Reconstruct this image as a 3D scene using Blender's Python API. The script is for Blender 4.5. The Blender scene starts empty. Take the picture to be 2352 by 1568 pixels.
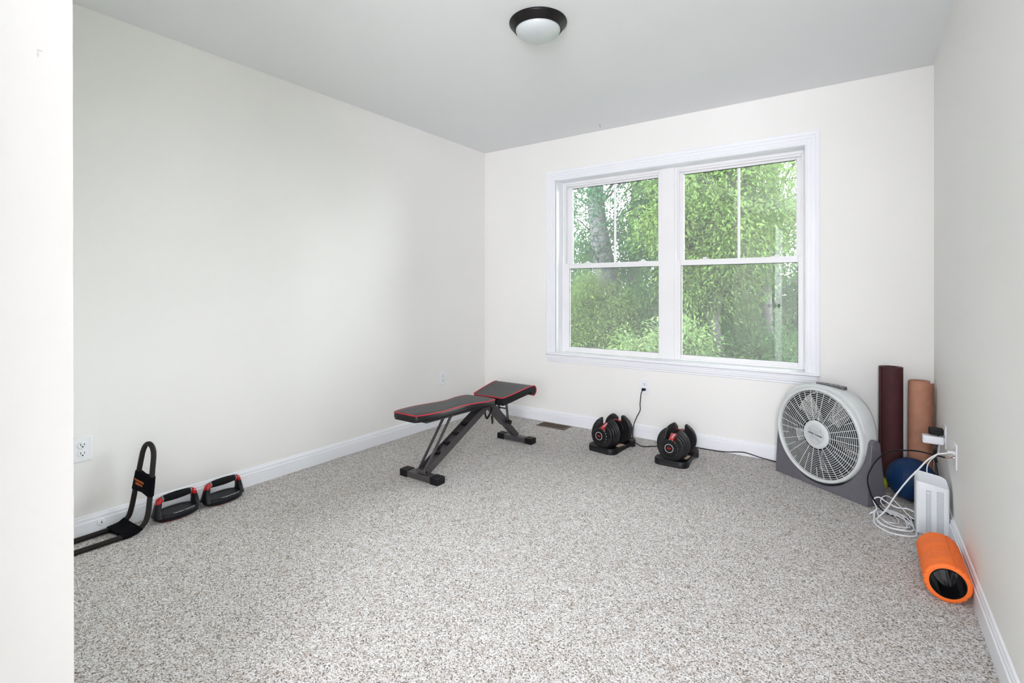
import bpy, bmesh, math, random
import numpy as np
from mathutils import Vector, Matrix

SC = bpy.context.scene
COL = SC.collection
PI = math.pi
random.seed(7)

# ------------------------------------------------------------------ camera
cam_d = bpy.data.cameras.new('camera')
cam = bpy.data.objects.new('camera', cam_d)
COL.objects.link(cam)
cam.location = (2.93614, -3.77148, 1.13725)
cam.rotation_euler = (PI / 2, 0, 0.607556)
cam_d.sensor_width = 36.0
cam_d.lens = 36.0 * 1153.76 / 2352.0
cam_d.shift_y = -(784 - 667.46) / 2352.0
cam_d.clip_start = 0.02
SC.camera = cam

# ------------------------------------------------------------------ sky
world = bpy.data.worlds.new('overcast_sky')
SC.world = world
world.use_nodes = True
bg = world.node_tree.nodes['Background']
bg.inputs['Color'].default_value = (0.94, 0.94, 1.0, 1)
bg.inputs['Strength'].default_value = 40.0

# portals: sampling guides in the two openings that daylight comes through (they give off no light themselves)
def portal(name, loc, rot, sx, sy):
    d = bpy.data.lights.new(name, 'AREA')
    d.shape = 'RECTANGLE'; d.size = sx; d.size_y = sy
    d.cycles.is_portal = True
    o = bpy.data.objects.new(name, d); COL.objects.link(o)
    o.location = loc; o.rotation_euler = rot
    return o
portal('window_portal', (1.71, 0.2, 1.34), (-PI / 2, 0, 0), 1.9, 1.5)
portal('hall_portal', (3.41, -5.68, 1.55), (PI / 2, 0, 0), 1.15, 1.6)

# ------------------------------------------------------------------ exposure
SC.view_settings.view_transform = 'Standard'
SC.view_settings.look = 'None'
SC.view_settings.gamma = 1.0
SC.view_settings.use_curve_mapping = False
SC.view_settings.exposure = -0.11
SC.cycles.max_bounces = 9
SC.cycles.diffuse_bounces = 6
SC.cycles.transparent_max_bounces = 12
SC.cycles.sample_clamp_indirect = 8.0

# ------------------------------------------------------------------ materials
MATS = {}
def nodes_of(m):
    m.use_nodes = True
    nt = m.node_tree
    return nt, nt.nodes, nt.links, nt.nodes['Principled BSDF']

def mat(name, col, rough=0.5, metal=0.0, var=0.06, scale=40.0, bump=0.0, bscale=300.0, spec=0.5, coat=0.0):
    if name in MATS: return MATS[name]
    m = bpy.data.materials.new(name); MATS[name] = m
    nt, N, L, p = nodes_of(m)
    tc = N.new('ShaderNodeTexCoord')
    nz = N.new('ShaderNodeTexNoise'); nz.inputs['Scale'].default_value = scale; nz.inputs['Detail'].default_value = 3 if scale > 10 else 0
    L.new(tc.outputs['Object'], nz.inputs['Vector'])
    cr = N.new('ShaderNodeValToRGB')
    a = [max(0, c * (1 - var)) for c in col]; b = [min(1, c * (1 + var)) for c in col]
    cr.color_ramp.elements[0].color = (*a, 1); cr.color_ramp.elements[1].color = (*b, 1)
    cr.color_ramp.elements[0].position = 0.3; cr.color_ramp.elements[1].position = 0.7
    L.new(nz.outputs['Fac'], cr.inputs['Fac']); L.new(cr.outputs['Color'], p.inputs['Base Color'])
    p.inputs['Roughness'].default_value = rough; p.inputs['Metallic'].default_value = metal
    p.inputs['Specular IOR Level'].default_value = spec
    p.inputs['Coat Weight'].default_value = coat
    if bump > 0:
        n2 = N.new('ShaderNodeTexNoise'); n2.inputs['Scale'].default_value = bscale; n2.inputs['Detail'].default_value = 4
        L.new(tc.outputs['Object'], n2.inputs['Vector'])
        bp = N.new('ShaderNodeBump'); bp.inputs['Strength'].default_value = bump; bp.inputs['Distance'].default_value = 0.002
        L.new(n2.outputs['Fac'], bp.inputs['Height']); L.new(bp.outputs['Normal'], p.inputs['Normal'])
    return m

WALL = mat('wall_paint', (0.865, 0.860, 0.835), 0.55, var=0.006, scale=2, spec=0.3)
NEARW = None
CEIL = mat('ceiling_paint', (0.84, 0.85, 0.86), 0.8, var=0.006, scale=2, spec=0.2)
TRIM = mat('trim_paint', (0.87, 0.885, 0.92), 0.35, var=0.008, scale=6)
VINYL = mat('vinyl_white', (0.85, 0.85, 0.86), 0.4, var=0.008, scale=6)
PLATE = mat('plate_plastic', (0.84, 0.86, 0.89), 0.3, var=0.01)
SLOT = mat('slot_dark', (0.01, 0.01, 0.012), 0.6)
BLKPL = mat('black_plastic', (0.008, 0.008, 0.009), 0.45, spec=0.25, bump=0.15, bscale=600)
BLKRUB = mat('black_rubber', (0.007, 0.007, 0.008), 0.55, spec=0.22, bump=0.2, bscale=500)
GUNM = mat('gunmetal_steel', (0.085, 0.080, 0.083), 0.40, metal=0.5, bump=0.05)
STEEL = mat('bright_steel', (0.6, 0.6, 0.6), 0.25, metal=1.0)
REDP = mat('red_plastic', (0.55, 0.012, 0.018), 0.3)
REDPIPE = mat('red_piping', (0.50, 0.012, 0.03), 0.45)
REDBAND = mat('red_band', (0.52, 0.035, 0.035), 0.35)
WHITEPL = mat('white_plastic', (0.83, 0.86, 0.90), 0.35, var=0.01)
WCABLE = mat('white_cable', (0.82, 0.84, 0.87), 0.4, var=0.01)
BCABLE = mat('black_cable', (0.008, 0.008, 0.010), 0.5, spec=0.25)
LETTER = mat('white_print', (0.80, 0.82, 0.85), 0.5)

def mat_vinyl():
    m = bpy.data.materials.new('carbon_vinyl')
    nt, N, L, p = nodes_of(m)
    tc = N.new('ShaderNodeTexCoord')
    ck = N.new('ShaderNodeTexChecker'); ck.inputs['Scale'].default_value = 260
    ck.inputs['Color1'].default_value = (0.045, 0.046, 0.046, 1); ck.inputs['Color2'].default_value = (0.022, 0.022, 0.023, 1)
    L.new(tc.outputs['Object'], ck.inputs['Vector']); L.new(ck.outputs['Color'], p.inputs['Base Color'])
    bp = N.new('ShaderNodeBump'); bp.inputs['Strength'].default_value = 0.25; bp.inputs['Distance'].default_value = 0.001
    L.new(ck.outputs['Fac'], bp.inputs['Height']); L.new(bp.outputs['Normal'], p.inputs['Normal'])
    p.inputs['Roughness'].default_value = 0.45; p.inputs['Specular IOR Level'].default_value = 0.35
    return m
PADTOP = mat_vinyl()
PADSIDE = mat('pad_side_vinyl', (0.009, 0.009, 0.010), 0.4, bump=0.1, bscale=200, spec=0.3)
GREYLET = mat('grey_print', (0.10, 0.10, 0.10), 0.45)

def mat_carpet():
    m = bpy.data.materials.new('loop_carpet')
    nt, N, L, p = nodes_of(m)
    tc = N.new('ShaderNodeTexCoord')
    wob = N.new('ShaderNodeTexNoise'); wob.inputs['Scale'].default_value = 60; wob.inputs['Detail'].default_value = 2
    L.new(tc.outputs['Object'], wob.inputs['Vector'])
    addv = N.new('ShaderNodeVectorMath'); addv.operation = 'MULTIPLY_ADD'
    addv.inputs[1].default_value = (0.003, 0.003, 0.003)
    L.new(wob.outputs['Color'], addv.inputs[0]); L.new(tc.outputs['Object'], addv.inputs[2])
    vo = N.new('ShaderNodeTexVoronoi'); vo.inputs['Scale'].default_value = 265; vo.inputs['Randomness'].default_value = 1.0
    L.new(addv.outputs[0], vo.inputs['Vector'])
    sep = N.new('ShaderNodeSeparateColor'); L.new(vo.outputs['Color'], sep.inputs['Color'])
    cr = N.new('ShaderNodeValToRGB')
    E = cr.color_ramp.elements
    cols = [(0.00, (0.13, 0.112, 0.098)), (0.13, (0.29, 0.261, 0.235)), (0.33, (0.47, 0.445, 0.419)), (0.62, (0.61, 0.593, 0.574)), (0.95, (0.81, 0.801, 0.790))]  # yarn tones; darkest random cells also stand in for shadow between loops
    E[0].position = cols[0][0]; E[0].color = (*cols[0][1], 1)
    E[1].position = cols[1][0]; E[1].color = (*cols[1][1], 1)
    for pos, c in cols[2:]:
        e = E.new(pos); e.color = (*c, 1)
    L.new(sep.outputs['Red'], cr.inputs['Fac'])
    # brown fleck yarns
    nz = N.new('ShaderNodeTexNoise'); nz.inputs['Scale'].default_value = 22; nz.inputs['Detail'].default_value = 5
    L.new(tc.outputs['Object'], nz.inputs['Vector'])
    mr = N.new('ShaderNodeMapRange'); mr.inputs['From Min'].default_value = 0.52; mr.inputs['From Max'].default_value = 0.75
    mr.inputs['To Max'].default_value = 0.55
    L.new(nz.outputs['Fac'], mr.inputs['Value'])
    mx = N.new('ShaderNodeMix'); mx.data_type = 'RGBA'; mx.blend_type = 'MULTIPLY'
    mx.inputs['B'].default_value = (0.72, 0.60, 0.50, 1)
    L.new(mr.outputs['Result'], mx.inputs['Factor']); L.new(cr.outputs['Color'], mx.inputs['A'])
    L.new(mx.outputs['Result'], p.inputs['Base Color'])
    p.inputs['Roughness'].default_value = 0.95; p.inputs['Specular IOR Level'].default_value = 0.1
    inv = N.new('ShaderNodeMath'); inv.operation = 'MULTIPLY_ADD'; inv.inputs[1].default_value = -1.6; inv.inputs[2].default_value = 1.0
    L.new(vo.outputs['Distance'], inv.inputs[0])
    bp = N.new('ShaderNodeBump'); bp.inputs['Strength'].default_value = 0.6; bp.inputs['Distance'].default_value = 0.003
    L.new(inv.outputs[0], bp.inputs['Height']); L.new(bp.outputs['Normal'], p.inputs['Normal'])
    return m
CARPET = mat_carpet()

def mat_glass(name, haze=0.03, boost=1.0):
    m = bpy.data.materials.new(name); m.use_nodes = True
    nt = m.node_tree; N = nt.nodes; L = nt.links
    N.remove(N['Principled BSDF'])
    out = N['Material Output']
    tr = N.new('ShaderNodeBsdfTransparent'); tr.inputs['Color'].default_value = (0.95, 0.98, 0.965, 1)
    gl = N.new('ShaderNodeBsdfGlossy'); gl.inputs['Roughness'].default_value = 0.0
    df = N.new('ShaderNodeBsdfDiffuse'); df.inputs['Color'].default_value = (0.8, 0.82, 0.8, 1)
    fr = N.new('ShaderNodeFresnel'); fr.inputs['IOR'].default_value = 1.5
    ml = N.new('ShaderNodeMath'); ml.operation = 'MULTIPLY'; ml.inputs[1].default_value = boost
    L.new(fr.outputs['Fac'], ml.inputs[0])
    # uneven dust film, raised to lay a milky haze over the view
    tc = N.new('ShaderNodeTexCoord'); nz = N.new('ShaderNodeTexNoise'); nz.inputs['Scale'].default_value = 3; nz.inputs['Detail'].default_value = 4
    L.new(tc.outputs['Object'], nz.inputs['Vector'])
    mr = N.new('ShaderNodeMapRange'); mr.inputs['To Min'].default_value = haze * 0.5; mr.inputs['To Max'].default_value = haze * 1.5
    L.new(nz.outputs['Fac'], mr.inputs['Value'])
    m1 = N.new('ShaderNodeMixShader'); L.new(mr.outputs['Result'], m1.inputs['Fac']); L.new(tr.outputs[0], m1.inputs[1]); L.new(df.outputs[0], m1.inputs[2])
    m2 = N.new('ShaderNodeMixShader'); L.new(ml.outputs[0], m2.inputs['Fac']); L.new(m1.outputs[0], m2.inputs[1]); L.new(gl.outputs[0], m2.inputs[2])
    L.new(m2.outputs[0], out.inputs['Surface'])
    return m
GLASS = mat_glass('window_glass', 0.055, 2.3)

def mat_screen():
    m = bpy.data.materials.new('insect_mesh'); m.use_nodes = True
    nt = m.node_tree; N = nt.nodes; L = nt.links
    N.remove(N['Principled BSDF']); out = N['Material Output']
    tr = N.new('ShaderNodeBsdfTransparent'); df = N.new('ShaderNodeBsdfDiffuse'); df.inputs['Color'].default_value = (0.06, 0.065, 0.065, 1)
    tc = N.new('ShaderNodeTexCoord'); ck = N.new('ShaderNodeTexNoise'); ck.inputs['Scale'].default_value = 400
    L.new(tc.outputs['Object'], ck.inputs['Vector'])
    mr = N.new('ShaderNodeMapRange'); mr.inputs['To Min'].default_value = 0.0; mr.inputs['To Max'].default_value = 0.14
    L.new(ck.outputs['Fac'], mr.inputs['Value'])
    mx = N.new('ShaderNodeMixShader'); L.new(mr.outputs['Result'], mx.inputs['Fac']); L.new(tr.outputs[0], mx.inputs[1]); L.new(df.outputs[0], mx.inputs[2])
    L.new(mx.outputs[0], out.inputs['Surface'])
    return m
SCREEN = mat_screen()

def mat_leaf(name, ca, cb, transl=0.4):
    m = bpy.data.materials.new(name); m.use_nodes = True
    nt = m.node_tree; N = nt.nodes; L = nt.links
    N.remove(N['Principled BSDF']); out = N['Material Output']
    ge = N.new('ShaderNodeNewGeometry')
    cr = N.new('ShaderNodeValToRGB')
    cr.color_ramp.elements[0].color = (*ca, 1); cr.color_ramp.elements[1].color = (*cb, 1)
    e = cr.color_ramp.elements.new(0.75); e.color = (*[(a * 0.5 + b * 0.5) for a, b in zip(ca, cb)], 1)
    at = N.new('ShaderNodeAttribute'); at.attribute_name = 'tint'
    am = N.new('ShaderNodeMath'); am.operation = 'MULTIPLY_ADD'; am.inputs[1].default_value = 0.5
    ah = N.new('ShaderNodeMath'); ah.operation = 'MULTIPLY'; ah.inputs[1].default_value = 0.5
    L.new(at.outputs['Fac'], ah.inputs[0]); L.new(ge.outputs['Random Per Island'], am.inputs[0]); L.new(ah.outputs[0], am.inputs[2])
    L.new(am.outputs[0], cr.inputs['Fac'])
    df = N.new('ShaderNodeBsdfDiffuse'); tl = N.new('ShaderNodeBsdfTranslucent')
    L.new(cr.outputs['Color'], df.inputs['Color'])
    hs = N.new('ShaderNodeHueSaturation'); hs.inputs['Hue'].default_value = 0.485; hs.inputs['Value'].default_value = 1.5
    L.new(cr.outputs['Color'], hs.inputs['Color']); L.new(hs.outputs['Color'], tl.inputs['Color'])
    mx = N.new('ShaderNodeMixShader'); mx.inputs['Fac'].default_value = transl
    L.new(df.outputs[0], mx.inputs[1]); L.new(tl.outputs[0], mx.inputs[2])
    L.new(mx.outputs[0], out.inputs['Surface'])
    return m

# ------------------------------------------------------------------ mesh helpers
class MB:
    def __init__(s): s.v = []; s.f = []; s.mi = []; s.cur = 0
    def add(s, vs, fs):
        o = len(s.v); s.v += [tuple(v) for v in vs]
        for f in fs: s.f.append(tuple(i + o for i in f)); s.mi.append(s.cur)
        return s
    def box(s, a, b):
        x0, y0, z0 = a; x1, y1, z1 = b
        return s.add([(x0,y0,z0),(x1,y0,z0),(x1,y1,z0),(x0,y1,z0),(x0,y0,z1),(x1,y0,z1),(x1,y1,z1),(x0,y1,z1)],
                     [(0,3,2,1),(4,5,6,7),(0,1,5,4),(1,2,6,5),(2,3,7,6),(3,0,4,7)])
    def beam(s, A, B, w, d, up=(1, 0, 0)):
        """box from A to B; w across 'up' direction, d across the third"""
        A = Vector(A); B = Vector(B); t = (B - A).normalized(); u = Vector(up); u = (u - t * u.dot(t)).normalized(); n = t.cross(u)
        vs = []
        for P in (A, B):
            for a, b in ((-1,-1),(1,-1),(1,1),(-1,1)): vs.append(P + u * (a * w / 2) + n * (b * d / 2))
        return s.add(vs, [(0,3,2,1),(4,5,6,7),(0,1,5,4),(1,2,6,5),(2,3,7,6),(3,0,4,7)])
    def tube(s, path, r, n=8, closed=False, caps=True, flat=None):
        P = [Vector(p) for p in path]; m = len(P)
        rs = r if isinstance(r, (list, tuple)) else [r] * m
        T = []
        for i in range(m):
            if closed: t = P[(i + 1) % m] - P[i - 1]
            else: t = P[min(i + 1, m - 1)] - P[max(i - 1, 0)]
            T.append(t.normalized() if t.length > 1e-9 else Vector((0, 0, 1)))
        ref = Vector((0, 0, 1)) if abs(T[0].z) < 0.9 else Vector((1, 0, 0))
        u = (ref - T[0] * ref.dot(T[0])).normalized()
        vs = []
        for i in range(m):
            u = (u - T[i] * u.dot(T[i])).normalized(); w = T[i].cross(u)
            for k in range(n):
                a = 2 * PI * k / n
                ku, kw = (1, 1) if not flat else flat
                vs.append(P[i] + u * (math.cos(a) * rs[i] * ku) + w * (math.sin(a) * rs[i] * kw))
        fs = []
        for i in range(m if closed else m - 1):
            j = (i + 1) % m
            for k in range(n):
                l = (k + 1) % n
                fs.append((i * n + k, i * n + l, j * n + l, j * n + k))
        if caps and not closed:
            fs.append(tuple(range(n - 1, -1, -1))); fs.append(tuple((m - 1) * n + k for k in range(n)))
        return s.add(vs, fs)
    def cyl(s, A, B, r, n=24, r2=None): return s.tube([A, B], [r, r if r2 is None else r2], n)
    def lathe(s, prof, n=48, C=(0, 0, 0), axis='z', rfun=None, closed=False):
        """prof: list of (r, h); closed: profile is a loop"""
        vs = []; m = len(prof)
        for k in range(n):
            a = 2 * PI * k / n; g = rfun(a) if rfun else 1.0
            for r, h in prof:
                c, d = math.cos(a) * r * g, math.sin(a) * r * g
                if axis == 'z': q = (c, d, h)
                elif axis == 'y': q = (c, h, d)
                else: q = (h, c, d)
                vs.append((q[0] + C[0], q[1] + C[1], q[2] + C[2]))
        fs = []
        for k in range(n):
            l = (k + 1) % n
            for i in range(m if closed else m - 1):
                j = (i + 1) % m
                fs.append((k * m + i, l * m + i, l * m + j, k * m + j))
        if not closed:
            if prof[0][0] > 1e-6: fs.append(tuple(k * m for k in range(n)))
            if prof[-1][0] > 1e-6: fs.append(tuple(k * m + m - 1 for k in range(n - 1, -1, -1)))
        return s.add(vs, fs)
    def prism(s, poly, h0, h1, axis='y', f0=None, f1=None):
        """extrude a 2D polygon; axis is the extrusion axis"""
        n = len(poly); vs = []
        for h in (h0, h1):
            for a, b in poly:
                vs.append((a, h, b) if axis == 'y' else ((a, b, h) if axis == 'z' else (h, a, b)))
        fs = [tuple(range(n)), tuple(range(2 * n - 1, n - 1, -1))]
        for i in range(n):
            j = (i + 1) % n; fs.append((i, j, n + j, n + i))
        return s.add(vs, fs)
    def sphere(s, C, R, nu=24, nv=12):
        R = R if isinstance(R, (tuple, list)) else (R, R, R)
        vs = [(C[0], C[1], C[2] - R[2])]
        for i in range(1, nv):
            ph = -PI / 2 + PI * i / nv
            for k in range(nu):
                a = 2 * PI * k / nu
                vs.append((C[0] + R[0] * math.cos(ph) * math.cos(a), C[1] + R[1] * math.cos(ph) * math.sin(a), C[2] + R[2] * math.sin(ph)))
        vs.append((C[0], C[1], C[2] + R[2])); fs = []
        for k in range(nu):
            l = (k + 1) % nu
            fs.append((0, 1 + l, 1 + k)); fs.append((len(vs) - 1, 1 + (nv - 2) * nu + k, 1 + (nv - 2) * nu + l))
            for i in range(nv - 2): fs.append((1 + i * nu + k, 1 + i * nu + l, 1 + (i + 1) * nu + l, 1 + (i + 1) * nu + k))
        return s.add(vs, fs)
    def sweep(s, prof, P0, P1, ud, vd, m0=0.0, m1=0.0):
        """straight run of a profile (u,v) with mitred ends"""
        P0 = Vector(P0); P1 = Vector(P1); t = (P1 - P0).normalized(); ud = Vector(ud); vd = Vector(vd); n = len(prof); vs = []
        for P, m in ((P0, m0), (P1, m1)):
            for u, v in prof: vs.append(P + ud * u + vd * v + t * (m * u))
        fs = [tuple(range(n)), tuple(range(2 * n - 1, n - 1, -1))]
        for i in range(n):
            j = (i + 1) % n; fs.append((i, j, n + j, n + i))
        return s.add(vs, fs)
    def build(s, name, mats, parent=None, bevel=0.0, smooth=40, seg=2, kind=None, label=None, loc=None, rot=None, fix=True):
        me = bpy.data.meshes.new(name)
        me.from_pydata(s.v, [], s.f)
        mats = mats if isinstance(mats, (list, tuple)) else [mats]
        for m in mats: me.materials.append(m)
        if len(mats) > 1: me.polygons.foreach_set('material_index', s.mi)
        if fix:
            bm = bmesh.new(); bm.from_mesh(me); bmesh.ops.recalc_face_normals(bm, faces=bm.faces); bm.to_mesh(me); bm.free()
        if smooth:
            me.shade_smooth(); me.set_sharp_from_angle(angle=math.radians(smooth))
        me.update()
        return link(name, me, parent, bevel, seg, kind, label, loc, rot)

def link(name, me, parent=None, bevel=0.0, seg=2, kind=None, label=None, loc=None, rot=None):
    o = bpy.data.objects.new(name, me); COL.objects.link(o)
    if parent: o.parent = parent
    if loc is not None: o.location = loc
    if rot is not None: o.rotation_euler = rot
    if bevel:
        md = o.modifiers.new('bevel', 'BEVEL'); md.width = bevel; md.segments = seg; md.limit_method = 'ANGLE'; md.angle_limit = math.radians(30)
        md.harden_normals = False
    if kind: o['kind'] = kind
    if label: o['label'] = label
    return o

def thing(name, label, cat, loc=(0, 0, 0), rotz=0.0, group=None):
    o = bpy.data.objects.new(name, None); COL.objects.link(o)
    o.location = loc; o.rotation_euler = (0, 0, rotz); o.empty_display_size = 0.05
    o['label'] = label; o['category'] = cat
    if group: o['group'] = group
    return o

def tag(o, label, cat, group=None):
    o['label'] = label; o['category'] = cat
    if group: o['group'] = group
    return o

def struct(name, label=None):
    o = bpy.data.objects.new(name, None); COL.objects.link(o); o['kind'] = 'structure'
    if label: o['label'] = label
    return o

def copy_tree(o, parent=None):
    c = o.copy(); COL.objects.link(c)
    if parent: c.parent = parent
    for ch in [x for x in bpy.data.objects if x.parent == o]: copy_tree(ch, c)
    return c

def curve(pts, n=6, closed=False):
    """Catmull-Rom through points"""
    P = [Vector(p) for p in pts]; m = len(P); out = []
    for i in range(m if closed else m - 1):
        if closed: a, b, c, d = P[i - 1], P[i], P[(i + 1) % m], P[(i + 2) % m]
        else: a, b, c, d = P[max(i - 1, 0)], P[i], P[i + 1], P[min(i + 2, m - 1)]
        for k in range(n):
            t = k / n
            out.append(0.5 * ((2 * b) + (c - a) * t + (2 * a - 5 * b + 4 * c - d) * t * t + (3 * b - a - 3 * c + d) * t ** 3))
    if not closed: out.append(P[-1])
    return out

def text_mesh(body, size, extrude=0.0004, shear=0.0, bold=0.0):
    cu = bpy.data.curves.new('lettering', 'FONT'); cu.body = body; cu.size = size; cu.extrude = extrude
    cu.align_x = 'CENTER'; cu.align_y = 'CENTER'; cu.shear = shear; cu.offset = bold; cu.resolution_u = 3
    o = bpy.data.objects.new('lettering_tmp', cu); COL.objects.link(o)
    dg = bpy.context.evaluated_depsgraph_get()
    me = bpy.data.meshes.new_from_object(o.evaluated_get(dg))
    bpy.data.objects.remove(o); bpy.data.curves.remove(cu)
    me.materials.clear()
    return me

# ================================================================== ROOM
W, H, D0 = 3.281, 2.44, -3.41        # room width, ceiling height, room face of the near wall
HB = -5.60                           # far wall of the hall behind the camera
o = MB().box((-0.12, HB - 0.1, -0.08), (4.72, 0.16, 0.0)).build('floor', CARPET, smooth=0); o['kind'] = 'structure'; o['label'] = 'speckled beige and brown loop pile carpet'
o = MB().box((-0.12, HB - 0.1, H), (4.72, 0.16, H + 0.1)).build('ceiling', CEIL, smooth=0); o['kind'] = 'structure'
o = MB().box((-0.12, D0, 0), (0, 0.16, H)).build('wall_left', WALL, smooth=0); o['kind'] = 'structure'
o = MB().box((W, D0 - 0.12, 0), (W + 0.12, 0.16, H)).build('wall_right', WALL, smooth=0); o['kind'] = 'structure'
WX0, WX1, WZ0, WZ1 = 0.775, 2.641, 0.585, 2.087
wb = MB().box((0, 0, 0), (WX0, 0.16, H)).box((WX1, 0, 0), (W, 0.16, H)).box((WX0, 0, 0), (WX1, 0.16, WZ0)).box((WX0, 0, WZ1), (WX1, 0.16, H))
o = wb.build('wall_back', WALL, smooth=0); o['kind'] = 'structure'

# near wall, whose squared end shows at the left edge of the picture; a grey scuff near the top
def mat_nearwall():
    m = WALL.copy(); m.name = 'wall_paint_scuffed'; MATS['nearwall'] = m
    nt = m.node_tree; N = nt.nodes; L = nt.links; p = N['Principled BSDF']
    src = p.inputs['Base Color'].links[0].from_socket
    ge = N.new('ShaderNodeNewGeometry')
    def ell(c, r):
        a = N.new('ShaderNodeVectorMath'); a.operation = 'SUBTRACT'; a.inputs[1].default_value = c
        L.new(ge.outputs['Position'], a.inputs[0])
        d = N.new('ShaderNodeVectorMath'); d.operation = 'DIVIDE'; d.inputs[1].default_value = r
        L.new(a.outputs[0], d.inputs[0])
        l = N.new('ShaderNodeVectorMath'); l.operation = 'LENGTH'; L.new(d.outputs[0], l.inputs[0])
        q = N.new('ShaderNodeMapRange'); q.inputs['From Min'].default_value = 1.0; q.inputs['From Max'].default_value = 0.5
        q.inputs['To Max'].default_value = 0.35; L.new(l.outputs['Value'], q.inputs['Value'])
        return q.outputs['Result']
    e1 = ell((1.49, -3.4655, 1.652), (0.05, 0.0065, 0.0032)); e2 = ell((1.49, -3.468, 1.643), (0.05, 0.0025, 0.008))
    mxm = N.new('ShaderNodeMath'); mxm.operation = 'MAXIMUM'; L.new(e1, mxm.inputs[0]); L.new(e2, mxm.inputs[1])
    mx = N.new('ShaderNodeMix'); mx.data_type = 'RGBA'; mx.inputs['B'].default_value = (0.42, 0.43, 0.48, 1)
    L.new(mxm.outputs[0], mx.inputs['Factor']); L.new(src, mx.inputs['A']); L.new(mx.outputs['Result'], p.inputs['Base Color'])
    return m
nw = MB()
xe0, xe1 = 1.484, 1.499    # the end of the wall is a hair out of plumb
nw.add([(-0.12, D0 - 0.13, 0), (xe1, D0 - 0.13, 0), (xe1, D0, 0), (-0.12, D0, 0), (-0.12, D0 - 0.13, H), (xe0, D0 - 0.13, H), (xe0, D0, H), (-0.12, D0, H)],
       [(0,3,2,1),(4,5,6,7),(0,1,5,4),(1,2,6,5),(2,3,7,6),(3,0,4,7)])
o = nw.build('wall_near', mat_nearwall(), smooth=0); o['kind'] = 'structure'
# hall behind the camera: an opening added in its far wall for fill daylight, and a white door standing open
o = MB().box((0.18, HB, 0), (0.30, D0 - 0.13, H)).build('wall_hall_left', WALL, smooth=0); o['kind'] = 'structure'
o = MB().box((4.60, HB, 0), (4.72, D0 - 0.12, H)).box((W + 0.12, D0 - 0.12, 0), (4.72, D0, H)).build('wall_hall_right', WALL, smooth=0); o['kind'] = 'structure'
GX0, GX1, GZ0, GZ1 = 2.90, 3.92, 0.80, 2.30
o = MB().box((0.18, HB - 0.1, 0), (GX0, HB, H)).box((GX1, HB - 0.1, 0), (4.72, HB, H)).box((GX0, HB - 0.1, 0), (GX1, HB, GZ0)).box((GX0, HB - 0.1, GZ1), (GX1, HB, H)).build('wall_hall_far', WALL, smooth=0); o['kind'] = 'structure'
dr = struct('door_1', 'white hall door standing open behind the camera')
dl = MB().box((1.93, -4.42, 0.012), (1.965, -3.665, 2.03)).build('door_leaf', TRIM, dr, bevel=0.002)
for s_ in (-1, 1):
    kx = 1.9475 + s_ * 0.0175
    MB().lathe([(0.0, 0.062), (0.018, 0.060), (0.027, 0.050), (0.028, 0.040), (0.020, 0.028), (0.012, 0.022), (0.012, 0.008), (0.030, 0.006), (0.032, 0.0)], 24, axis='x').build('door_knob', mat('knob_dark', (0.02, 0.017, 0.015), 0.3, metal=0.6), dl, loc=(kx, -3.73, 0.93), rot=(0, 0, 0 if s_ > 0 else PI))

# baseboards
BBP = [(0, 0), (0.0140, 0), (0.0140, 0.070), (0.0125, 0.0725), (0.0105, 0.0735), (0.0105, 0.087), (0.0085, 0.090), (0.0062, 0.0945), (0.0062, 0.0985), (0.0035, 0.1015), (0, 0.1015)]
def baseboard(name, P0, P1, ud):
    o = MB().sweep(BBP, P0, P1, ud, (0, 0, 1)).build(name, TRIM, smooth=30); o['kind'] = 'structure'; return o
baseboard('baseboard_left', (0, D0, 0), (0, 0, 0), (1, 0, 0))
baseboard('baseboard_back', (0.014, 0, 0), (W - 0.014, 0, 0), (0, -1, 0))
baseboard('baseboard_right', (W, D0 - 0.12, 0), (W, 0, 0), (-1, 0, 0))
baseboard('baseboard_near', (0.014, D0, 0), (1.49, D0, 0), (0, 1, 0))

# ------------------------------------------------------------------ window trim
CW = 0.083
CP = [(0, 0), (0, 0.011), (0.006, 0.013), (0.010, 0.0115), (0.016, 0.0115), (0.018, 0.0135), (0.030, 0.0135), (0.032, 0.0125), (0.036, 0.0125),
      (0.038, 0.0155), (0.052, 0.0155), (0.054, 0.0145), (0.058, 0.0145), (0.060, 0.0185), (0.079, 0.020), (0.083, 0.018), (0.083, 0)]
ix0, ix1, iz1 = 0.773, 2.636, 2.084
STZ = 0.608
tr1 = struct('trim_1', 'fluted white window casing with sill and apron')
MB().sweep(CP, (ix0, 0, STZ), (ix0, 0, iz1), (-1, 0, 0), (0, -1, 0), 0, 1).build('casing_side', TRIM, tr1, smooth=20)
MB().sweep(CP, (ix1, 0, STZ), (ix1, 0, iz1), (1, 0, 0), (0, -1, 0), 0, 1).build('casing_side', TRIM, tr1, smooth=20)
MB().sweep(CP, (ix0, 0, iz1), (ix1, 0, iz1), (0, 0, 1), (0, -1, 0), -1, 1).build('casing_head', TRIM, tr1, smooth=20)
MB().box((0.684, -0.036, 0.588), (2.722, 0.0, STZ)).box((WX0 + 0.001, 0.0, 0.588), (WX1 - 0.001, 0.112, STZ)).build('sill', TRIM, tr1, bevel=0.006)
AP = [(0, 0), (0.016, 0.0), (0.020, 0.004), (0.020, 0.012), (0.015, 0.014), (0.015, 0.028), (0.011, 0.030), (0.010, 0.044), (0.006, 0.050), (0.006, 0.060), (0, 0.064)]
MB().sweep(AP, (0.70, 0, 0.588), (2.706, 0, 0.588), (0, -1, 0), (0, 0, -1)).build('apron', TRIM, tr1, smooth=20)
JY = 0.112
MB().box((WX0 - 0.002, 0.0, STZ), (WX0 + 0.006, JY, iz1)).build('jamb', TRIM, tr1, smooth=0)
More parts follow.
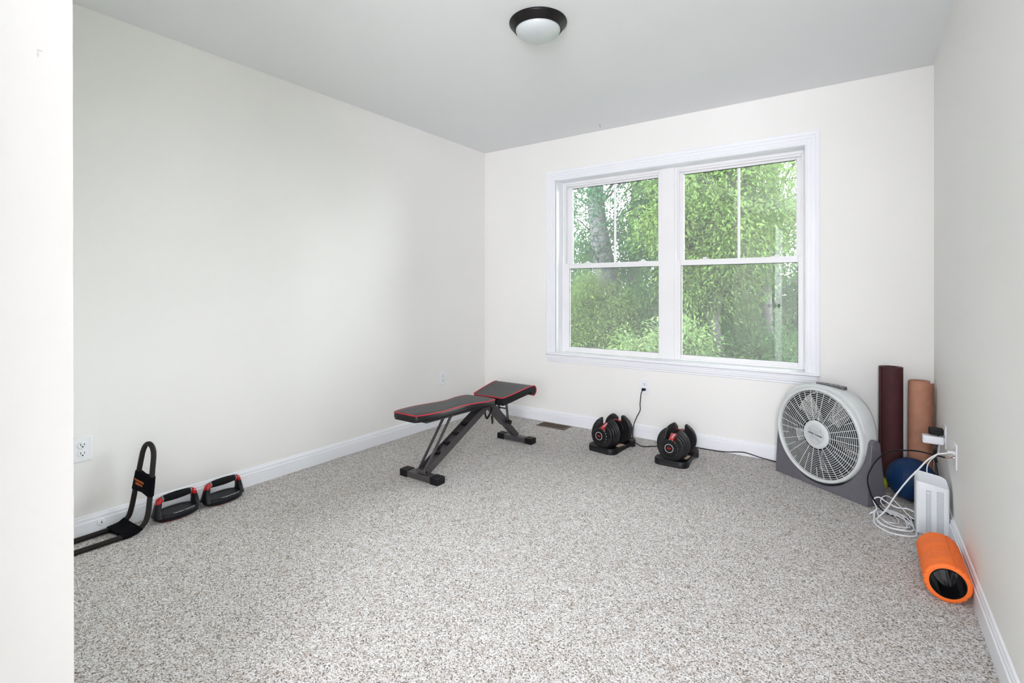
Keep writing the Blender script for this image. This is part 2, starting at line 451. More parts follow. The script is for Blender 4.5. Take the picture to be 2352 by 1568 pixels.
MB().box((WX1 - 0.006, 0.0, STZ), (WX1 + 0.002, JY, iz1)).build('jamb', TRIM, tr1, smooth=0)
MB().box((WX0, 0.0, iz1 - 0.002), (WX1, JY, iz1 + 0.006)).build('head_jamb', TRIM, tr1, smooth=0)
MB().box((1.660, JY - 0.012, STZ), (1.760, 0.17, iz1)).build('mullion', VINYL, tr1, bevel=0.003)

def frame_mb(x0, x1, z0, z1, y0, y1, l, r, b, t):
    m = MB(); m.box((x0, y0, z0), (x0 + l, y1, z1)).box((x1 - r, y0, z0), (x1, y1, z1))
    m.box((x0 + l, y0, z0), (x1 - r, y1, z0 + b)).box((x0 + l, y0, z1 - t), (x1 - r, y1, z1)); return m
def window(name, x0, x1, g0, g1):
    """x0..x1 unit; g0..g1 lower glass"""
    w = struct(name, 'white double hung window unit')
    zb, zt = STZ, iz1 - 0.002
    frame_mb(x0, x1, zb, zt, JY, 0.185, 0.022, 0.022, 0.012, 0.022).build('window_frame', VINYL, w, bevel=0.002)
    frame_mb(x0 + 0.022, x1 - 0.022, 1.35, zt - 0.022, 0.122, 0.128, 0.010, 0.010, 0.0, 0.014).build('track_stop', VINYL, w, bevel=0.001)
    # upper sash, outer track
    a0, a1 = x0 + 0.022, x1 - 0.022
    us = frame_mb(a0, a1, 1.335, zt - 0.022, 0.146, 0.172, g0 + 0.014 - a0, a1 - g1 + 0.014, 0.034, 0.030).build('upper_sash', VINYL, w, bevel=0.003)
    MB().box((g0 + 0.008, 0.159, 1.360), (g1 - 0.008, 0.162, zt - 0.045)).build('pane', GLASS, us, smooth=0)
    gm = (g0 + g1) / 2 + 0.012
    MB().box((gm - 0.0085, 0.1565, 1.366), (gm + 0.0085, 0.1645, zt - 0.052)).build('muntin', VINYL, us, bevel=0.002)
    frame_mb(g0 + 0.012, g1 - 0.012, 1.367, zt - 0.050, 0.155, 0.158, 0.003, 0.003, 0.003, 0.006).build('glazing_seal', SLOT, us, smooth=0)
    # lower sash, inner track
    ls = frame_mb(a0 - 0.004, a1 + 0.004, zb + 0.004, 1.372, 0.116, 0.143, g0 - a0 + 0.004, a1 + 0.004 - g1, 0.036, 0.042).build('lower_sash', VINYL, w, bevel=0.003)
    MB().box((g0 - 0.006, 0.130, zb + 0.036), (g1 + 0.006, 0.133, 1.336)).build('pane', GLASS, ls, smooth=0)
    frame_mb(g0 + 0.0005, g1 - 0.0005, zb + 0.041, 1.3295, 0.1265, 0.1295, 0.003, 0.002, 0.002, 0.003).build('glazing_seal', SLOT, ls, smooth=0)
    for lx in (g0 + 0.17, g1 - 0.135):
        lk = MB().box((lx - 0.030, 0.120, 1.372), (lx + 0.030, 0.140, 1.377)).cyl((lx, 0.130, 1.377), (lx, 0.130, 1.388), 0.010, 16).box((lx - 0.004, 0.112, 1.379), (lx + 0.022, 0.126, 1.386)).build('sash_lock', VINYL, ls, bevel=0.0015)
    # half screen outside the lower sash
    sc = frame_mb(a0, a1, zb + 0.012, 1.36, 0.176, 0.183, 0.016, 0.016, 0.016, 0.016).build('screen_frame', VINYL, w, bevel=0.001)
    MB().box((a0 + 0.014, 0.179, zb + 0.026), (a1 - 0.014, 0.1795, 1.346)).build('insect_screen', SCREEN, sc, smooth=0)
    return w
window('window_1', WX0 + 0.004, 1.662, 0.842, 1.632)
window('window_2', 1.758, WX1 - 0.004, 1.803, 2.586)

# ================================================================== CEILING LAMP
BRONZE = mat('dark_bronze', (0.006, 0.005, 0.005), 0.35, metal=0.1, spec=0.3)
def mat_frost():
    m = mat('frosted_glass', (0.56, 0.60, 0.605), 0.3, var=0.03, scale=14)
    p = m.node_tree.nodes['Principled BSDF']; p.inputs['Subsurface Weight'].default_value = 0.3; p.inputs['Subsurface Radius'].default_value = (0.02, 0.02, 0.02)
    return m
lamp = thing('ceiling_lamp', 'flush dome ceiling light with dark bronze rim and frosted glass', 'ceiling light', (1.646, -1.694, H))
MB().lathe([(0.0, 0.0), (0.139, 0.0), (0.1405, -0.004), (0.139, -0.009), (0.134, -0.014), (0.124, -0.026), (0.116, -0.036), (0.113, -0.0385), (0.109, -0.037), (0.0, -0.034)], 64).build('rim', BRONZE, lamp)
gp = [(0.1085, -0.034)] + [(0.1085 * math.cos(t * PI / 24), -0.036 - 0.049 * math.sin(t * PI / 24)) for t in range(1, 12)] + [(0.0, -0.085)]
MB().lathe(gp, 64).build('glass_dome', mat_frost(), lamp, fix=True)

# small hook screwed in the ceiling near the window wall
hk = MB().tube(curve([(0, 0, 0), (0, 0, -0.012), (0.004, 0, -0.02), (0.008, 0, -0.014)], 5), 0.0016, 6).cyl((0, 0, -0.0005), (0, 0, -0.003), 0.006, 12).build('ceiling_hook', STEEL, loc=(1.25, -0.14, H))
tag(hk, 'tiny metal hook screwed into the ceiling above the window', 'hook')

# ================================================================== OUTLETS
def outlet(label, loc, rotz, kind='duplex'):
    """plate in local XZ, facing -Y"""
    t = thing('outlet_cover', label, 'outlet', loc, rotz)
    MB().box((-0.035, -0.006, -0.0575), (0.035, 0.0, 0.0575)).build('plate', PLATE, t, bevel=0.003)
    if kind == 'duplex':
        for z in (0.0195, -0.0195):
            pts = []
            for k in range(28):
                a = 2 * PI * k / 28; x, y = 0.0175 * math.cos(a), 0.0175 * math.sin(a)
                pts.append((x, max(-0.0142, min(0.0142, y)) + z))
            r = MB().prism(pts, -0.0085, -0.005).build('receptacle', PLATE, t, bevel=0.0008)
            MB().box((-0.0080, -0.0088, z - 0.002), (-0.0055, -0.0080, z + 0.0075)).box((0.0055, -0.0088, z - 0.001), (0.0080, -0.0080, z + 0.0065)).cyl((0, -0.0088, z - 0.0075), (0, -0.0080, z - 0.0075), 0.0032, 12).build('slots', SLOT, r)
        MB().cyl((0, -0.0075, 0), (0, -0.005, 0), 0.003, 12).build('screw', PLATE, t)
    else:
        for z in (0.045, -0.045): MB().cyl((0, -0.0075, z), (0, -0.005, z), 0.003, 12).build('screw', PLATE, t)
        MB().cyl((0, -0.013, -0.010), (0, -0.005, -0.010), 0.0055, 12).build('coax_socket', STEEL, t)
        MB().box((-0.008, -0.010, 0.004), (0.008, -0.005, 0.020)).build('data_jack', PLATE, t, bevel=0.001)
    return t
outlet('white duplex outlet on the left wall beside the black tube frame', (0, -3.005, 0.411), PI / 2)
outlet('white duplex outlet on the left wall behind the weight bench', (0, -0.592, 0.393), PI / 2)
outlet('white duplex outlet under the window with a black plug in it', (1.5625, 0, 0.398), 0)
outlet('white duplex outlet on the right wall holding two power adapters', (W, -0.49, 0.412), -PI / 2)
outlet('white cable wall plate on the right wall above the modem', (W, -0.83, 0.408), -PI / 2, 'cable')

# ================================================================== FLOOR REGISTER
VENT = mat('brown_metal', (0.12, 0.085, 0.058), 0.45, metal=0.35)
fv = thing('floor_register', 'brown metal floor vent in the carpet under the window', 'floor vent', (0.815, -0.105, 0.0))
frame_mb(-0.136, 0.136, -0.062, 0.062, 0, 0.004, 0.018, 0.018, 0.014, 0.014)
fm = MB(); fm.box((-0.136, -0.066, 0), (-0.118, 0.066, 0.005)).box((0.118, -0.066, 0), (0.136, 0.066, 0.005)).box((-0.118, -0.066, 0), (0.118, -0.050, 0.005)).box((-0.118, 0.050, 0), (0.118, 0.066, 0.005)).box((-0.004, -0.05, 0.0), (0.004, 0.05, 0.004))
fm.build('vent_frame', VENT, fv, bevel=0.002)
MB().box((-0.118, -0.050, 0.0003), (0.118, 0.050, 0.0012)).build('duct_opening', SLOT, fv, smooth=0)
lm = MB()
for k in range(22):
    x = -0.113 + k * 0.0107
    if abs(x) < 0.006: continue
    lm.beam((x, -0.050, 0.0026), (x, 0.050, 0.0026), 0.0016, 0.0036, up=(1, 0, 0.5))
for y in (-0.017, 0.017): lm.box((-0.118, y - 0.001, 0.001), (0.118, y + 0.001, 0.004))
lm.build('louvers', VENT, fv, kind='stuff')

# ================================================================== WEIGHT BENCH
bench = thing('weight_bench', 'adjustable weight bench with black pads and red piping', 'weight bench', (0.77, -1.10, 0))
def foot(y0, y1, cx):
    f = MB().box((cx - 0.098, y0 + 0.003, 0.004), (cx + 0.098, y1 - 0.003, 0.039)).build('foot_bar', GUNM, bench, bevel=0.003)
    for s in (-1, 1):
        a, b = sorted((cx + s * 0.094, cx + s * 0.158))
        MB().box((a, y0, 0.0), (b, y1, 0.043)).build('rubber_cap', BLKRUB, f, bevel=0.004)
foot(-0.525, -0.458, -0.012)
foot(0.448, 0.512, 0.014)
# front leg: an open channel with four hook lugs, carrying the back rest
A, B = Vector((0, -0.490, 0.050)), Vector((0, 0.120, 0.345))
t_ = (B - A).normalized(); nrm = Vector((0, -t_.z, t_.y))
fl = MB().beam(A, B, 0.062, 0.004)
fl.v = [tuple(Vector(v) + nrm * 0.004) for v in fl.v]
fl.beam(A + Vector((0.031, 0, 0)), B + Vector((0.031, 0, 0)), 0.004, 0.046).beam(A + Vector((-0.031, 0, 0)), B + Vector((-0.031, 0, 0)), 0.004, 0.046)
leg = fl.build('front_leg', GUNM, bench, bevel=0.001)
for k in range(4):
    P = A + t_ * (0.145 + 0.0945 * k) + nrm * 0.012
    MB().box((-0.022, -0.009, -0.006), (0.022, 0.009, 0.012)).box((-0.022, -0.012, 0.010), (0.022, 0.004, 0.021)).build('hook_lug', BLKPL, leg, bevel=0.003, loc=P, rot=(math.atan2(t_.z, t_.y), 0, 0))
MB().box((-0.04, -0.018, -0.01), (0.04, 0.018, 0.014)).build('leg_bracket', GUNM, leg, bevel=0.002, loc=(0, -0.498, 0.052))
# rear leg: telescoping tube
A2, B2 = Vector((0, 0.492, 0.035)), Vector((0, 0.145, 0.345))
t2 = (B2 - A2).normalized()
rl = MB().beam(A2, A2 + t2 * 0.27, 0.042, 0.042).build('rear_leg', GUNM, bench, bevel=0.003)
MB().beam(A2 + t2 * 0.20, B2, 0.052, 0.052).build('rear_sleeve', GUNM, bench, bevel=0.003)
for k in range(4):
    P = A2 + t2 * (0.075 + 0.04 * k)
    MB().cyl(P + Vector((0.0205, 0, 0)), P + Vector((0.0222, 0, 0)), 0.0045, 12).build('pin_hole', SLOT, rl)
pk = A2 + t2 * 0.215 + Vector((0.026, 0, 0))
MB().cyl(pk, pk + Vector((0.022, 0, 0)), 0.009, 16).cyl(pk + Vector((0.018, 0, 0)), pk + Vector((0.042, 0, 0)), 0.016, 12).build('pull_knob', BLKPL, bench, bevel=0.003)
# back rest struts
for s in (-1, 1):
    MB().beam((s * 0.026, -0.508, 0.056), (s * 0.026, -0.268, 0.348), 0.006, 0.020).build('support_strut', GUNM, bench, bevel=0.001)
for yy, zz in ((-0.508, 0.058), (-0.272, 0.343)): MB().cyl((-0.04, yy, zz), (0.04, yy, zz), 0.006, 12).build('pivot_pin', STEEL, bench)
# under-pad rails
MB().beam((0, -0.50, 0.352), (0, 0.13, 0.338), 0.07, 0.016).build('back_rail', GUNM, bench, bevel=0.002)
MB().cyl((-0.045, 0.135, 0.335), (0.045, 0.135, 0.335), 0.010, 16).build('pivot_bolt', STEEL, bench)
MB().beam((0, 0.13, 0.335), (0, 0.40, 0.368), 0.05, 0.018).build('seat_rail', GUNM, bench, bevel=0.002)
for s in (-1, 1):
    MB().beam((s * 0.036, 0.345, 0.165), (s * 0.036, 0.312, 0.352), 0.005, 0.024).build('seat_post', GUNM, bench, bevel=0.001)
MB().cyl((-0.036, 0.325, 0.275), (0.036, 0.325, 0.275), 0.0045, 10).build('cross_rod', BLKPL, bench)
hp = MB().prism([(-0.010, 0.0), (-0.010, -0.055), (-0.006, -0.063), (0.006, -0.063), (0.010, -0.055), (0.010, 0.0)], -0.032, -0.028, axis='x')
hp.build('stop_plate', GUNM, bench, loc=(0, 0.232, 0.235), rot=(0.12, 0, 0))
MB().tube(curve([(0.022, 0.085, 0.335), (0.025, 0.082, 0.285), (0.028, 0.098, 0.252), (0.03, 0.125, 0.270), (0.03, 0.148, 0.300), (0.03, 0.150, 0.335)], 6), 0.007, 8, flat=(0.35, 1.3)).build('pull_strap', BLKRUB, bench)

def pad(name, stations, thick, board, parent):
    """stations: (y, half width, z top)"""
    m = MB(); n = len(stations)
    for y, w, z in stations:
        t = thick
        for x, zz in ((-w, z - 0.006), (-w + 0.006, z), (-w * 0.5, z + 0.002), (0, z + 0.003), (w * 0.5, z + 0.002), (w - 0.006, z), (w, z - 0.006), (w, z - t), (-w, z - t)):
            m.v.append((x, y, zz))
    k = 9
    for i in range(n - 1):
        for a in range(k):
            b = (a + 1) % k
            m.f.append((i * k + a, i * k + b, (i + 1) * k + b, (i + 1) * k + a)); m.mi.append(0 if a in (1, 2, 3, 4) else 1)
    m.f.append(tuple(range(k))); m.mi.append(1); m.f.append(tuple((n - 1) * k + a for a in range(k - 1, -1, -1))); m.mi.append(1)
    p = m.build(name, [PADTOP, PADSIDE], parent, smooth=50)
    loop = [(w - 0.001, y, z - 0.003) for y, w, z in stations] + [(-w + 0.001, y, z - 0.003) for y, w, z in reversed(stations)]
    MB().tube(loop, 0.0034, 6, closed=True).build('piping', REDPIPE, p)
    # seam bead and base board
    loop2 = [(w + 0.0005, y, z - thick) for y, w, z in stations] + [(-w - 0.0005, y, z - thick) for y, w, z in reversed(stations)]
    MB().tube(loop2, 0.0016, 5, closed=True).build('seam', PADSIDE, p)
    bd = MB()
    for y, w, z in stations:
        for x, zz in ((-w + 0.004, z - thick), (w - 0.004, z - thick), (w - 0.006, z - thick - board), (-w + 0.006, z - thick - board)): bd.v.append((x, y, zz))
    for i in range(n - 1):
        for a in range(4):
            b = (a + 1) % 4; bd.f.append((i * 4 + a, i * 4 + b, i * 4 + 4 + b, i * 4 + 4 + a)); bd.mi.append(0)
    bd.f.append((0, 1, 2, 3)); bd.f.append(tuple((n - 1) * 4 + a for a in (3, 2, 1, 0))); bd.mi += [0, 0]
    bd.build('base_board', PADSIDE, p, smooth=30)
    return p
def zt(y): return 0.428 - 0.026 * (y + 0.645) / 0.715
hw = [(-0.646, 0.070), (-0.643, 0.086), (-0.636, 0.096), (-0.62, 0.103), (-0.56, 0.115), (-0.50, 0.121), (-0.44, 0.1215), (-0.38, 0.117), (-0.32, 0.110), (-0.26, 0.1035), (-0.21, 0.1015), (-0.16, 0.1055), (-0.11, 0.118), (-0.06, 0.130), (0.0, 0.1345), (0.045, 0.132), (0.062, 0.126), (0.070, 0.114), (0.073, 0.098)]
bp_ = pad('back_pad', [(y, w, zt(y)) for y, w in hw], 0.029, 0.014, bench)
me = text_mesh('YOLEO', 0.052, 0.0002); me.materials.append(GREYLET)
o = link('lettering', me, bp_); o.matrix_basis = Matrix.Translation((0.016, -0.31, zt(-0.31) + 0.0034)) @ Matrix.Rotation(-0.0364, 4, 'X') @ Matrix.Rotation(PI / 2, 4, 'Z')
for k in range(3):
    st = MB().tube([(0.004 + 0.012 * k, -0.62, zt(-0.62) + 0.0030), (0.004 + 0.012 * k, -0.44 + 0.012 * k, zt(-0.44 + 0.012 * k) + 0.0030)], 0.0016, 6, flat=(0.3, 1.0)).build('print_stripe', GREYLET, bp_)

# seat pad with the rolled front edge
sp_top = [(0.130, 0.396), (0.150, 0.399), (0.22, 0.409), (0.30, 0.421), (0.37, 0.431), (0.41, 0.4355), (0.445, 0.4372)]
roll = [(0.462 + 0.036 * math.cos(a), 0.4015 + 0.036 * math.sin(a)) for a in [math.radians(d) for d in (75, 50, 25, 0, -25, -50, -75, -100, -130, -160)]]
sp_bot = [(0.420, 0.401), (0.395, 0.396), (0.30, 0.384), (0.22, 0.372), (0.150, 0.362), (0.130, 0.360)]
def shw(y): return 0.1400 + 0.034 * (min(max(y, 0.14), 0.45) - 0.14) / 0.31 - (0.018 if y < 0.135 else (0.003 if y < 0.16 else 0))
poly = sp_top + roll + sp_bot
m = MB(); n = len(poly)
for s in (-1, 1):
    for y, z in poly: m.v.append((s * shw(y) + 0.008, y, z))
m.f.append(tuple(range(n))); m.mi.append(1); m.f.append(tuple(range(2 * n - 1, n - 1, -1))); m.mi.append(1)
for i in range(n):
    j = (i + 1) % n; m.f.append((i, j, n + j, n + i)); m.mi.append(0 if i < len(sp_top) + 4 else 1)
sp = m.build('seat_pad', [PADTOP, PADSIDE], bench, smooth=45)
edge = sp_top + roll[:9]
for s in (-1, 1):
    MB().tube([(s * (shw(y) - 0.0005) + 0.008, y, z) for y, z in edge], 0.0036, 6).build('piping', REDPIPE, sp)
MB().tube([(-0.122 + 0.008, 0.129, 0.396), (0.122 + 0.008, 0.129, 0.396)], 0.0036, 6).build('piping', REDPIPE, sp)
bd = MB()
bl = [(0.140, 0.361), (0.22, 0.371), (0.30, 0.383), (0.39, 0.395), (0.415, 0.396), (0.418, 0.384), (0.39, 0.378), (0.30, 0.366), (0.22, 0.354), (0.140, 0.343)]
for s in (-1, 1):
    for y, z in bl: bd.v.append((s * (shw(y) - 0.006) + 0.008, y, z))
n = len(bl); bd.f = [tuple(range(n)), tuple(range(2 * n - 1, n - 1, -1))] + [(i, (i + 1) % n, n + (i + 1) % n, n + i) for i in range(n)]; bd.mi = [0] * len(bd.f)
bd.build('base_board', PADSIDE, sp, smooth=30)

# ================================================================== ADJUSTABLE DUMBBELLS
def plate_poly(r, w, bottom, n=40):
    """disc with an open slot at the top; the two wing tips are rounded"""
    x1 = w + 0.016; a0 = math.asin(x1 / r); yt = math.sqrt(r * r - w * w); pts = []
    for k in range(n + 1):
        a = PI / 2 - a0 - (2 * PI - 2 * a0) * k / n
        pts.append((r * math.cos(a), max(r * math.sin(a), -r * 0.93)))
    tip = [(w + 0.009, yt - 0.0012), (w + 0.0035, yt - 0.005), (w + 0.0006, yt - 0.011), (w, yt - 0.018)]
    pts += [(-x, y) for x, y in tip]
    pts += [(-w, bottom + w), (-w * 0.6, bottom + 0.25 * w), (0, bottom), (w * 0.6, bottom + 0.25 * w), (w, bottom + w)]
    pts += list(reversed(tip))
    return pts
PLATE_MESH = {}
PLATEB = mat('satin_black_plate', (0.011, 0.011, 0.012), 0.36, spec=0.42, bump=0.1, bscale=500)
def make_dumbbell(label, loc, rotz):
    d = thing('adjustable_dumbbell', label, 'dumbbell', loc, rotz, 'adjustable dumbbells')
    CZ = 0.119
    # cradle tray: rounded deck with raised ends
    deck = []
    L0, L1, hwid = -0.165, 0.155, 0.101
    def ring(inset, k=7):
        pts = []; r = 0.045
        for cx, cy, a0 in ((hwid - r, L1 - r, 0), (-hwid + r, L1 - r, 90), (-hwid + r, L0 + r, 180), (hwid - r, L0 + r, 270)):
            for i in range(k):
                a = math.radians(a0 + 90 * i / (k - 1)); pts.append((cx + (r - inset) * math.cos(a), cy + (r - inset) * math.sin(a)))
        # straight sides get mid points so the tray can dip in the middle
        return pts
    base = ring(0.0); top = ring(0.004); inn = ring(0.016)
    def dens(p, m=9):
        o = []
        for i in range(len(p)):
            a, b = Vector(p[i]), Vector(p[(i + 1) % len(p)])
            q = m if (a - b).length > 0.05 else 1
            for k in range(q): o.append(tuple(a + (b - a) * k / q))
        return o
    base, top, inn = dens(base), dens(top), dens(inn)
    def hh(y): return 0.037 - 0.008 * max(0.0, 1 - (y / 0.10) ** 2) + (0.010 * max(0.0, (y - 0.06) / 0.095))
    def lift(y): return 0.020 * max(0.0, 1 - (y / 0.085) ** 2) ** 0.5
    def wst(y): return 1.0 - 0.10 * max(0.0, 1 - (y / 0.10) ** 2)
    m = MB(); n = len(base)
    m.v += [(x * 1.0 * wst(y), y, lift(y)) for x, y in base] + [(x * wst(y), y, hh(y) - 0.006) for x, y in base] + [(x * wst(y), y, hh(y)) for x, y in top] + [(x * wst(y), y, hh(y) - 0.003) for x, y in inn] + [(x * 0.80 * wst(y), y * 0.9, hh(y) - 0.010) for x, y in inn]
    for r_ in range(4):
        for i in range(n):
            j = (i + 1) % n; m.f.append((r_ * n + i, r_ * n + j, (r_ + 1) * n + j, (r_ + 1) * n + i)); m.mi.append(0)
    m.f.append(tuple(4 * n + i for i in range(n))); m.mi.append(0)
    m.f.append(tuple(range(n - 1, -1, -1))); m.mi.append(0)
    tray = m.build('cradle', BLKPL, d, smooth=35)
    MB().box((-0.055, L0 - 0.0005, 0.004), (0.055, L0 + 0.001, 0.016)).build('front_recess', SLOT, tray, bevel=0.002)
    MB().box((-0.090, -0.045, 0.0245), (0.090, 0.030, 0.0255)).build('size_sticker', mat('sticker_tan', (0.55, 0.42, 0.33), 0.4, var=0.25, scale=30), tray, smooth=0)
    # weight plates: two stacks
    spec = [(-0.1315, 0.0800), (-0.1170, 0.0885), (-0.1025, 0.0950), (-0.0880, 0.0990), (-0.0735, 0.1010),
            (0.0570, 0.1012), (0.0715, 0.1000), (0.0860, 0.0960), (0.1005, 0.0905), (0.1150, 0.0840)]
    for y, r in spec:
        if r not in PLATE_MESH:
            o = MB().prism(plate_poly(r, 0.030, -0.012), -0.0066, 0.0066).build('weight_plate', PLATEB, d, bevel=0.0046, seg=3, smooth=50, loc=(0, y, CZ - 0.006 + (r - 0.095) * 0.6))
            PLATE_MESH[r] = o.data
        else:
            link('weight_plate', PLATE_MESH[r], d, 0.0046, 3, loc=(0, y, CZ - 0.006 + (r - 0.095) * 0.6))
    # handle with red selector shrouds
    h = MB().cyl((0, -0.06, CZ), (0, 0.045, CZ), 0.017, 24).build('handle_grip', BLKRUB, d, bevel=0.002)
    for s, y0, y1 in ((-1, -0.060, -0.132), (1, 0.046, 0.125)):
        ya, yb = y0, y1
        b = MB()
        w0, w1 = 0.019, 0.0135
        zt0, zt1 = CZ + 0.056, CZ + 0.039
        b.add([(-w0, ya, CZ - 0.01), (w0, ya, CZ - 0.01), (w1, yb, CZ - 0.01), (-w1, yb, CZ - 0.01), (-w0, ya, zt0), (w0, ya, zt0), (w1, yb, zt1), (-w1, yb, zt1)],
              [(0,1,2,3),(4,5,6,7),(0,1,5,4),(1,2,6,5),(2,3,7,6),(3,0,4,7)])
        sh = b.build('selector_shroud', REDBAND, h, bevel=0.003)
        if s == -1:
            me = text_mesh('BOWFLEX', 0.0115, 0.0002, 0.2, 0.0004); me.materials.append(LETTER)
            sl = math.atan2(zt0 - zt1, abs(ya - yb)); yt, ztt = (ya + yb) / 2, (zt0 + zt1) / 2
            o = link('lettering', me, h); o.matrix_basis = Matrix.Translation((0.004, yt, ztt + 0.0006)) @ Matrix.Rotation(sl, 4, 'X') @ Matrix.Rotation(PI / 2, 4, 'Z')
        MB().lathe([(0.0, 0), (0.055, 0), (0.058, 0.003), (0.058, 0.007), (0.055, 0.010), (0.0, 0.010)], 36, axis='y', C=(0, (-0.058 if s < 0 else 0.034), CZ)).build('inner_collar', BLKPL, h)
        if s > 0: MB().prism([(-0.019, 0.060), (0.019, 0.060), (0.013, 0.036), (0.008, 0.020), (-0.008, 0.020), (-0.013, 0.036)], 0.040, 0.0455).build('red_tab', REDP, h, bevel=0.002, loc=(0, 0, CZ))
    # dials at both ends
    for s, yd in ((-1, -0.1405), (1, 0.1275)):
        n_ = 48
        dial = MB().lathe([(0.0, 0.0), (0.040, 0.0), (0.0465, -0.002), (0.048, -0.006), (0.0485, -0.021), (0.045, -0.0255), (0.0, -0.0265)] if s < 0 else [(0.0, 0.0), (0.048, 0.0), (0.0485, 0.015), (0.045, 0.019), (0.0, 0.020)], n_, axis='y', C=(0, yd, CZ - 0.010)).build('dial', BLKPL, d, smooth=30)
        if s < 0:
            MB().lathe([(0.0235, 0), (0.0255, 0), (0.0255, -0.0006), (0.0235, -0.0006)], 48, axis='y', C=(0, yd - 0.0264, CZ - 0.010), closed=True).build('white_ring', LETTER, dial)
            e = MB()
            e.prism([(-0.013, -0.003), (-0.009, 0.007), (0.000, 0.0075), (0.006, 0.004), (0.013, 0.004), (0.010, -0.006), (0.001, -0.0075), (-0.006, -0.004)], -0.0004, 0.0002)
            e.build('emblem', mat('emblem_red', (0.26, 0.010, 0.010), 0.45, spec=0.2), dial, loc=(0, yd - 0.0266, CZ - 0.010))
            for k, tx in enumerate(('5', '7.5', '10', '12.5', '15', '17.5', '20', '22.5', '25', '30')):
                a = math.radians(115 - 22 * k)
                me = text_mesh(tx, 0.0085, 0.0001, 0, 0.0003); me.materials.append(LETTER)
                o = link('numeral', me, dial)
                ctr = Matrix.Translation((0, yd - 0.0135, CZ - 0.010)) @ Matrix.Rotation(-(a - PI / 2), 4, 'Y') @ Matrix.Translation((0, 0, 0.0487))
                o.matrix_basis = ctr
    d.scale = (1.08, 1.08, 1.08)
    return d
make_dumbbell('adjustable dumbbell in its black cradle nearest the wall outlet cord', (1.452, -0.350, 0), -0.16)
make_dumbbell('adjustable dumbbell in its black cradle nearest the box fan', (1.915, -0.345, 0), 0.0)

# ================================================================== FLOOR FAN
FANW = mat('fan_white_plastic', (0.66, 0.69, 0.69), 0.28, var=0.015, scale=8)
FANG = mat('fan_grey_plastic', (0.13, 0.125, 0.145), 0.5, bump=0.12, bscale=700)
FANB = mat('fan_blade_grey', (0.05, 0.052, 0.060), 0.5, spec=0.3)
FANH = mat('fan_hub_silver', (0.58, 0.60, 0.61), 0.4)
fan = thing('floor_fan', 'round white floor fan on a grey cradle stand below the window corner', 'fan', (2.727, -0.375, 0), math.atan2(-0.579, 0.816))
FZ = 0.306
# stand
prof = [(-0.290, 0.0), (0.290, 0.0), (0.292, 0.20), (0.293, 0.312)]
prof.append((0.267, 0.312))
arc = []
for k in range(33):
    a = math.radians(-8 - 164 * k / 32); arc.append((0.2675 * math.cos(a), FZ + 0.2845 * math.sin(a)))
prof += [(x, max(z, 0.022)) for x, z in arc]
prof += [(-0.267, 0.312), (-0.293, 0.312), (-0.292, 0.20)]
st = MB(); n = len(prof)
for x, z in prof: st.v.append((x, 0.030 * (z / 0.312) ** 1.6, z))
for x, z in prof: st.v.append((x, 0.150 - 0.056 * (z / 0.312) ** 0.8, z))
st.f = [tuple(range(n)), tuple(range(2 * n - 1, n - 1, -1))] + [(i, (i + 1) % n, n + (i + 1) % n, n + i) for i in range(n)]; st.mi = [0] * len(st.f)
for s_ in (-1, 1): st.cyl((s_ * 0.267, 0.062, 0.312), (s_ * 0.293, 0.062, 0.312), 0.032, 32)
stand = st.build('stand', FANG, fan, bevel=0.003, smooth=35)
for s in (-1, 1):
    MB().cyl((s * 0.292, 0.062, 0.310), (s * 0.2948, 0.062, 0.310), 0.0215, 28).build('pivot_cap', mat('fan_cap_grey', (0.15, 0.145, 0.165), 0.45), stand, bevel=0.0008)
# housing: a drum with a squarer top
def hr(a):
    s = math.sin(a); c = math.cos(a)
    if s <= 0: return 1.0
    p = 2.0 + 0.75 * s ** 0.5
    return min(1.12, (abs(c) ** p + abs(s) ** p) ** (-1.0 / p)) + 0.05 * s ** 4
hp = [(0.2495, 0.006), (0.2500, -0.004), (0.2540, -0.010), (0.2620, -0.011), (0.2680, -0.006), (0.2700, 0.004), (0.2700, 0.020)]
hp2 = [(0.2600, 0.018), (0.2660, 0.018), (0.2690, 0.030), (0.2700, 0.055), (0.2690, 0.095), (0.2600, 0.122), (0.2480, 0.135), (0.2400, 0.136), (0.2400, 0.132), (0.2440, 0.126), (0.2500, 0.10), (0.2500, 0.018)]
MB().lathe(hp + [(0.2640, 0.020), (0.2500, 0.018)], 96, axis='y', C=(0, 0, FZ), closed=True).build('front_ring', FANW, fan, smooth=50)
hous = MB().lathe(hp2, 96, axis='y', C=(0, 0, FZ), rfun=hr, closed=True).build('housing', FANW, fan, smooth=40)
fp = MB(); NF = 96
for y in (0.0185, 0.0215):
    for k in range(NF):
        a = 2 * PI * k / NF
        for r in (0.2502, 0.2655 * hr(a)): fp.v.append((r * math.cos(a), y, FZ + r * math.sin(a)))
for k in range(NF):
    l = (k + 1) % NF; a0, a1, b0, b1 = 2 * k, 2 * k + 1, 2 * l, 2 * l + 1; o_ = 2 * NF
    fp.f += [(a0, a1, b1, b0), (o_ + a0, o_ + b0, o_ + b1, o_ + a1), (a1, o_ + a1, o_ + b1, b1), (a0, b0, o_ + b0, o_ + a0)]
fp.mi = [0] * len(fp.f)
fp.build('front_flange', FANW, fan, smooth=40)
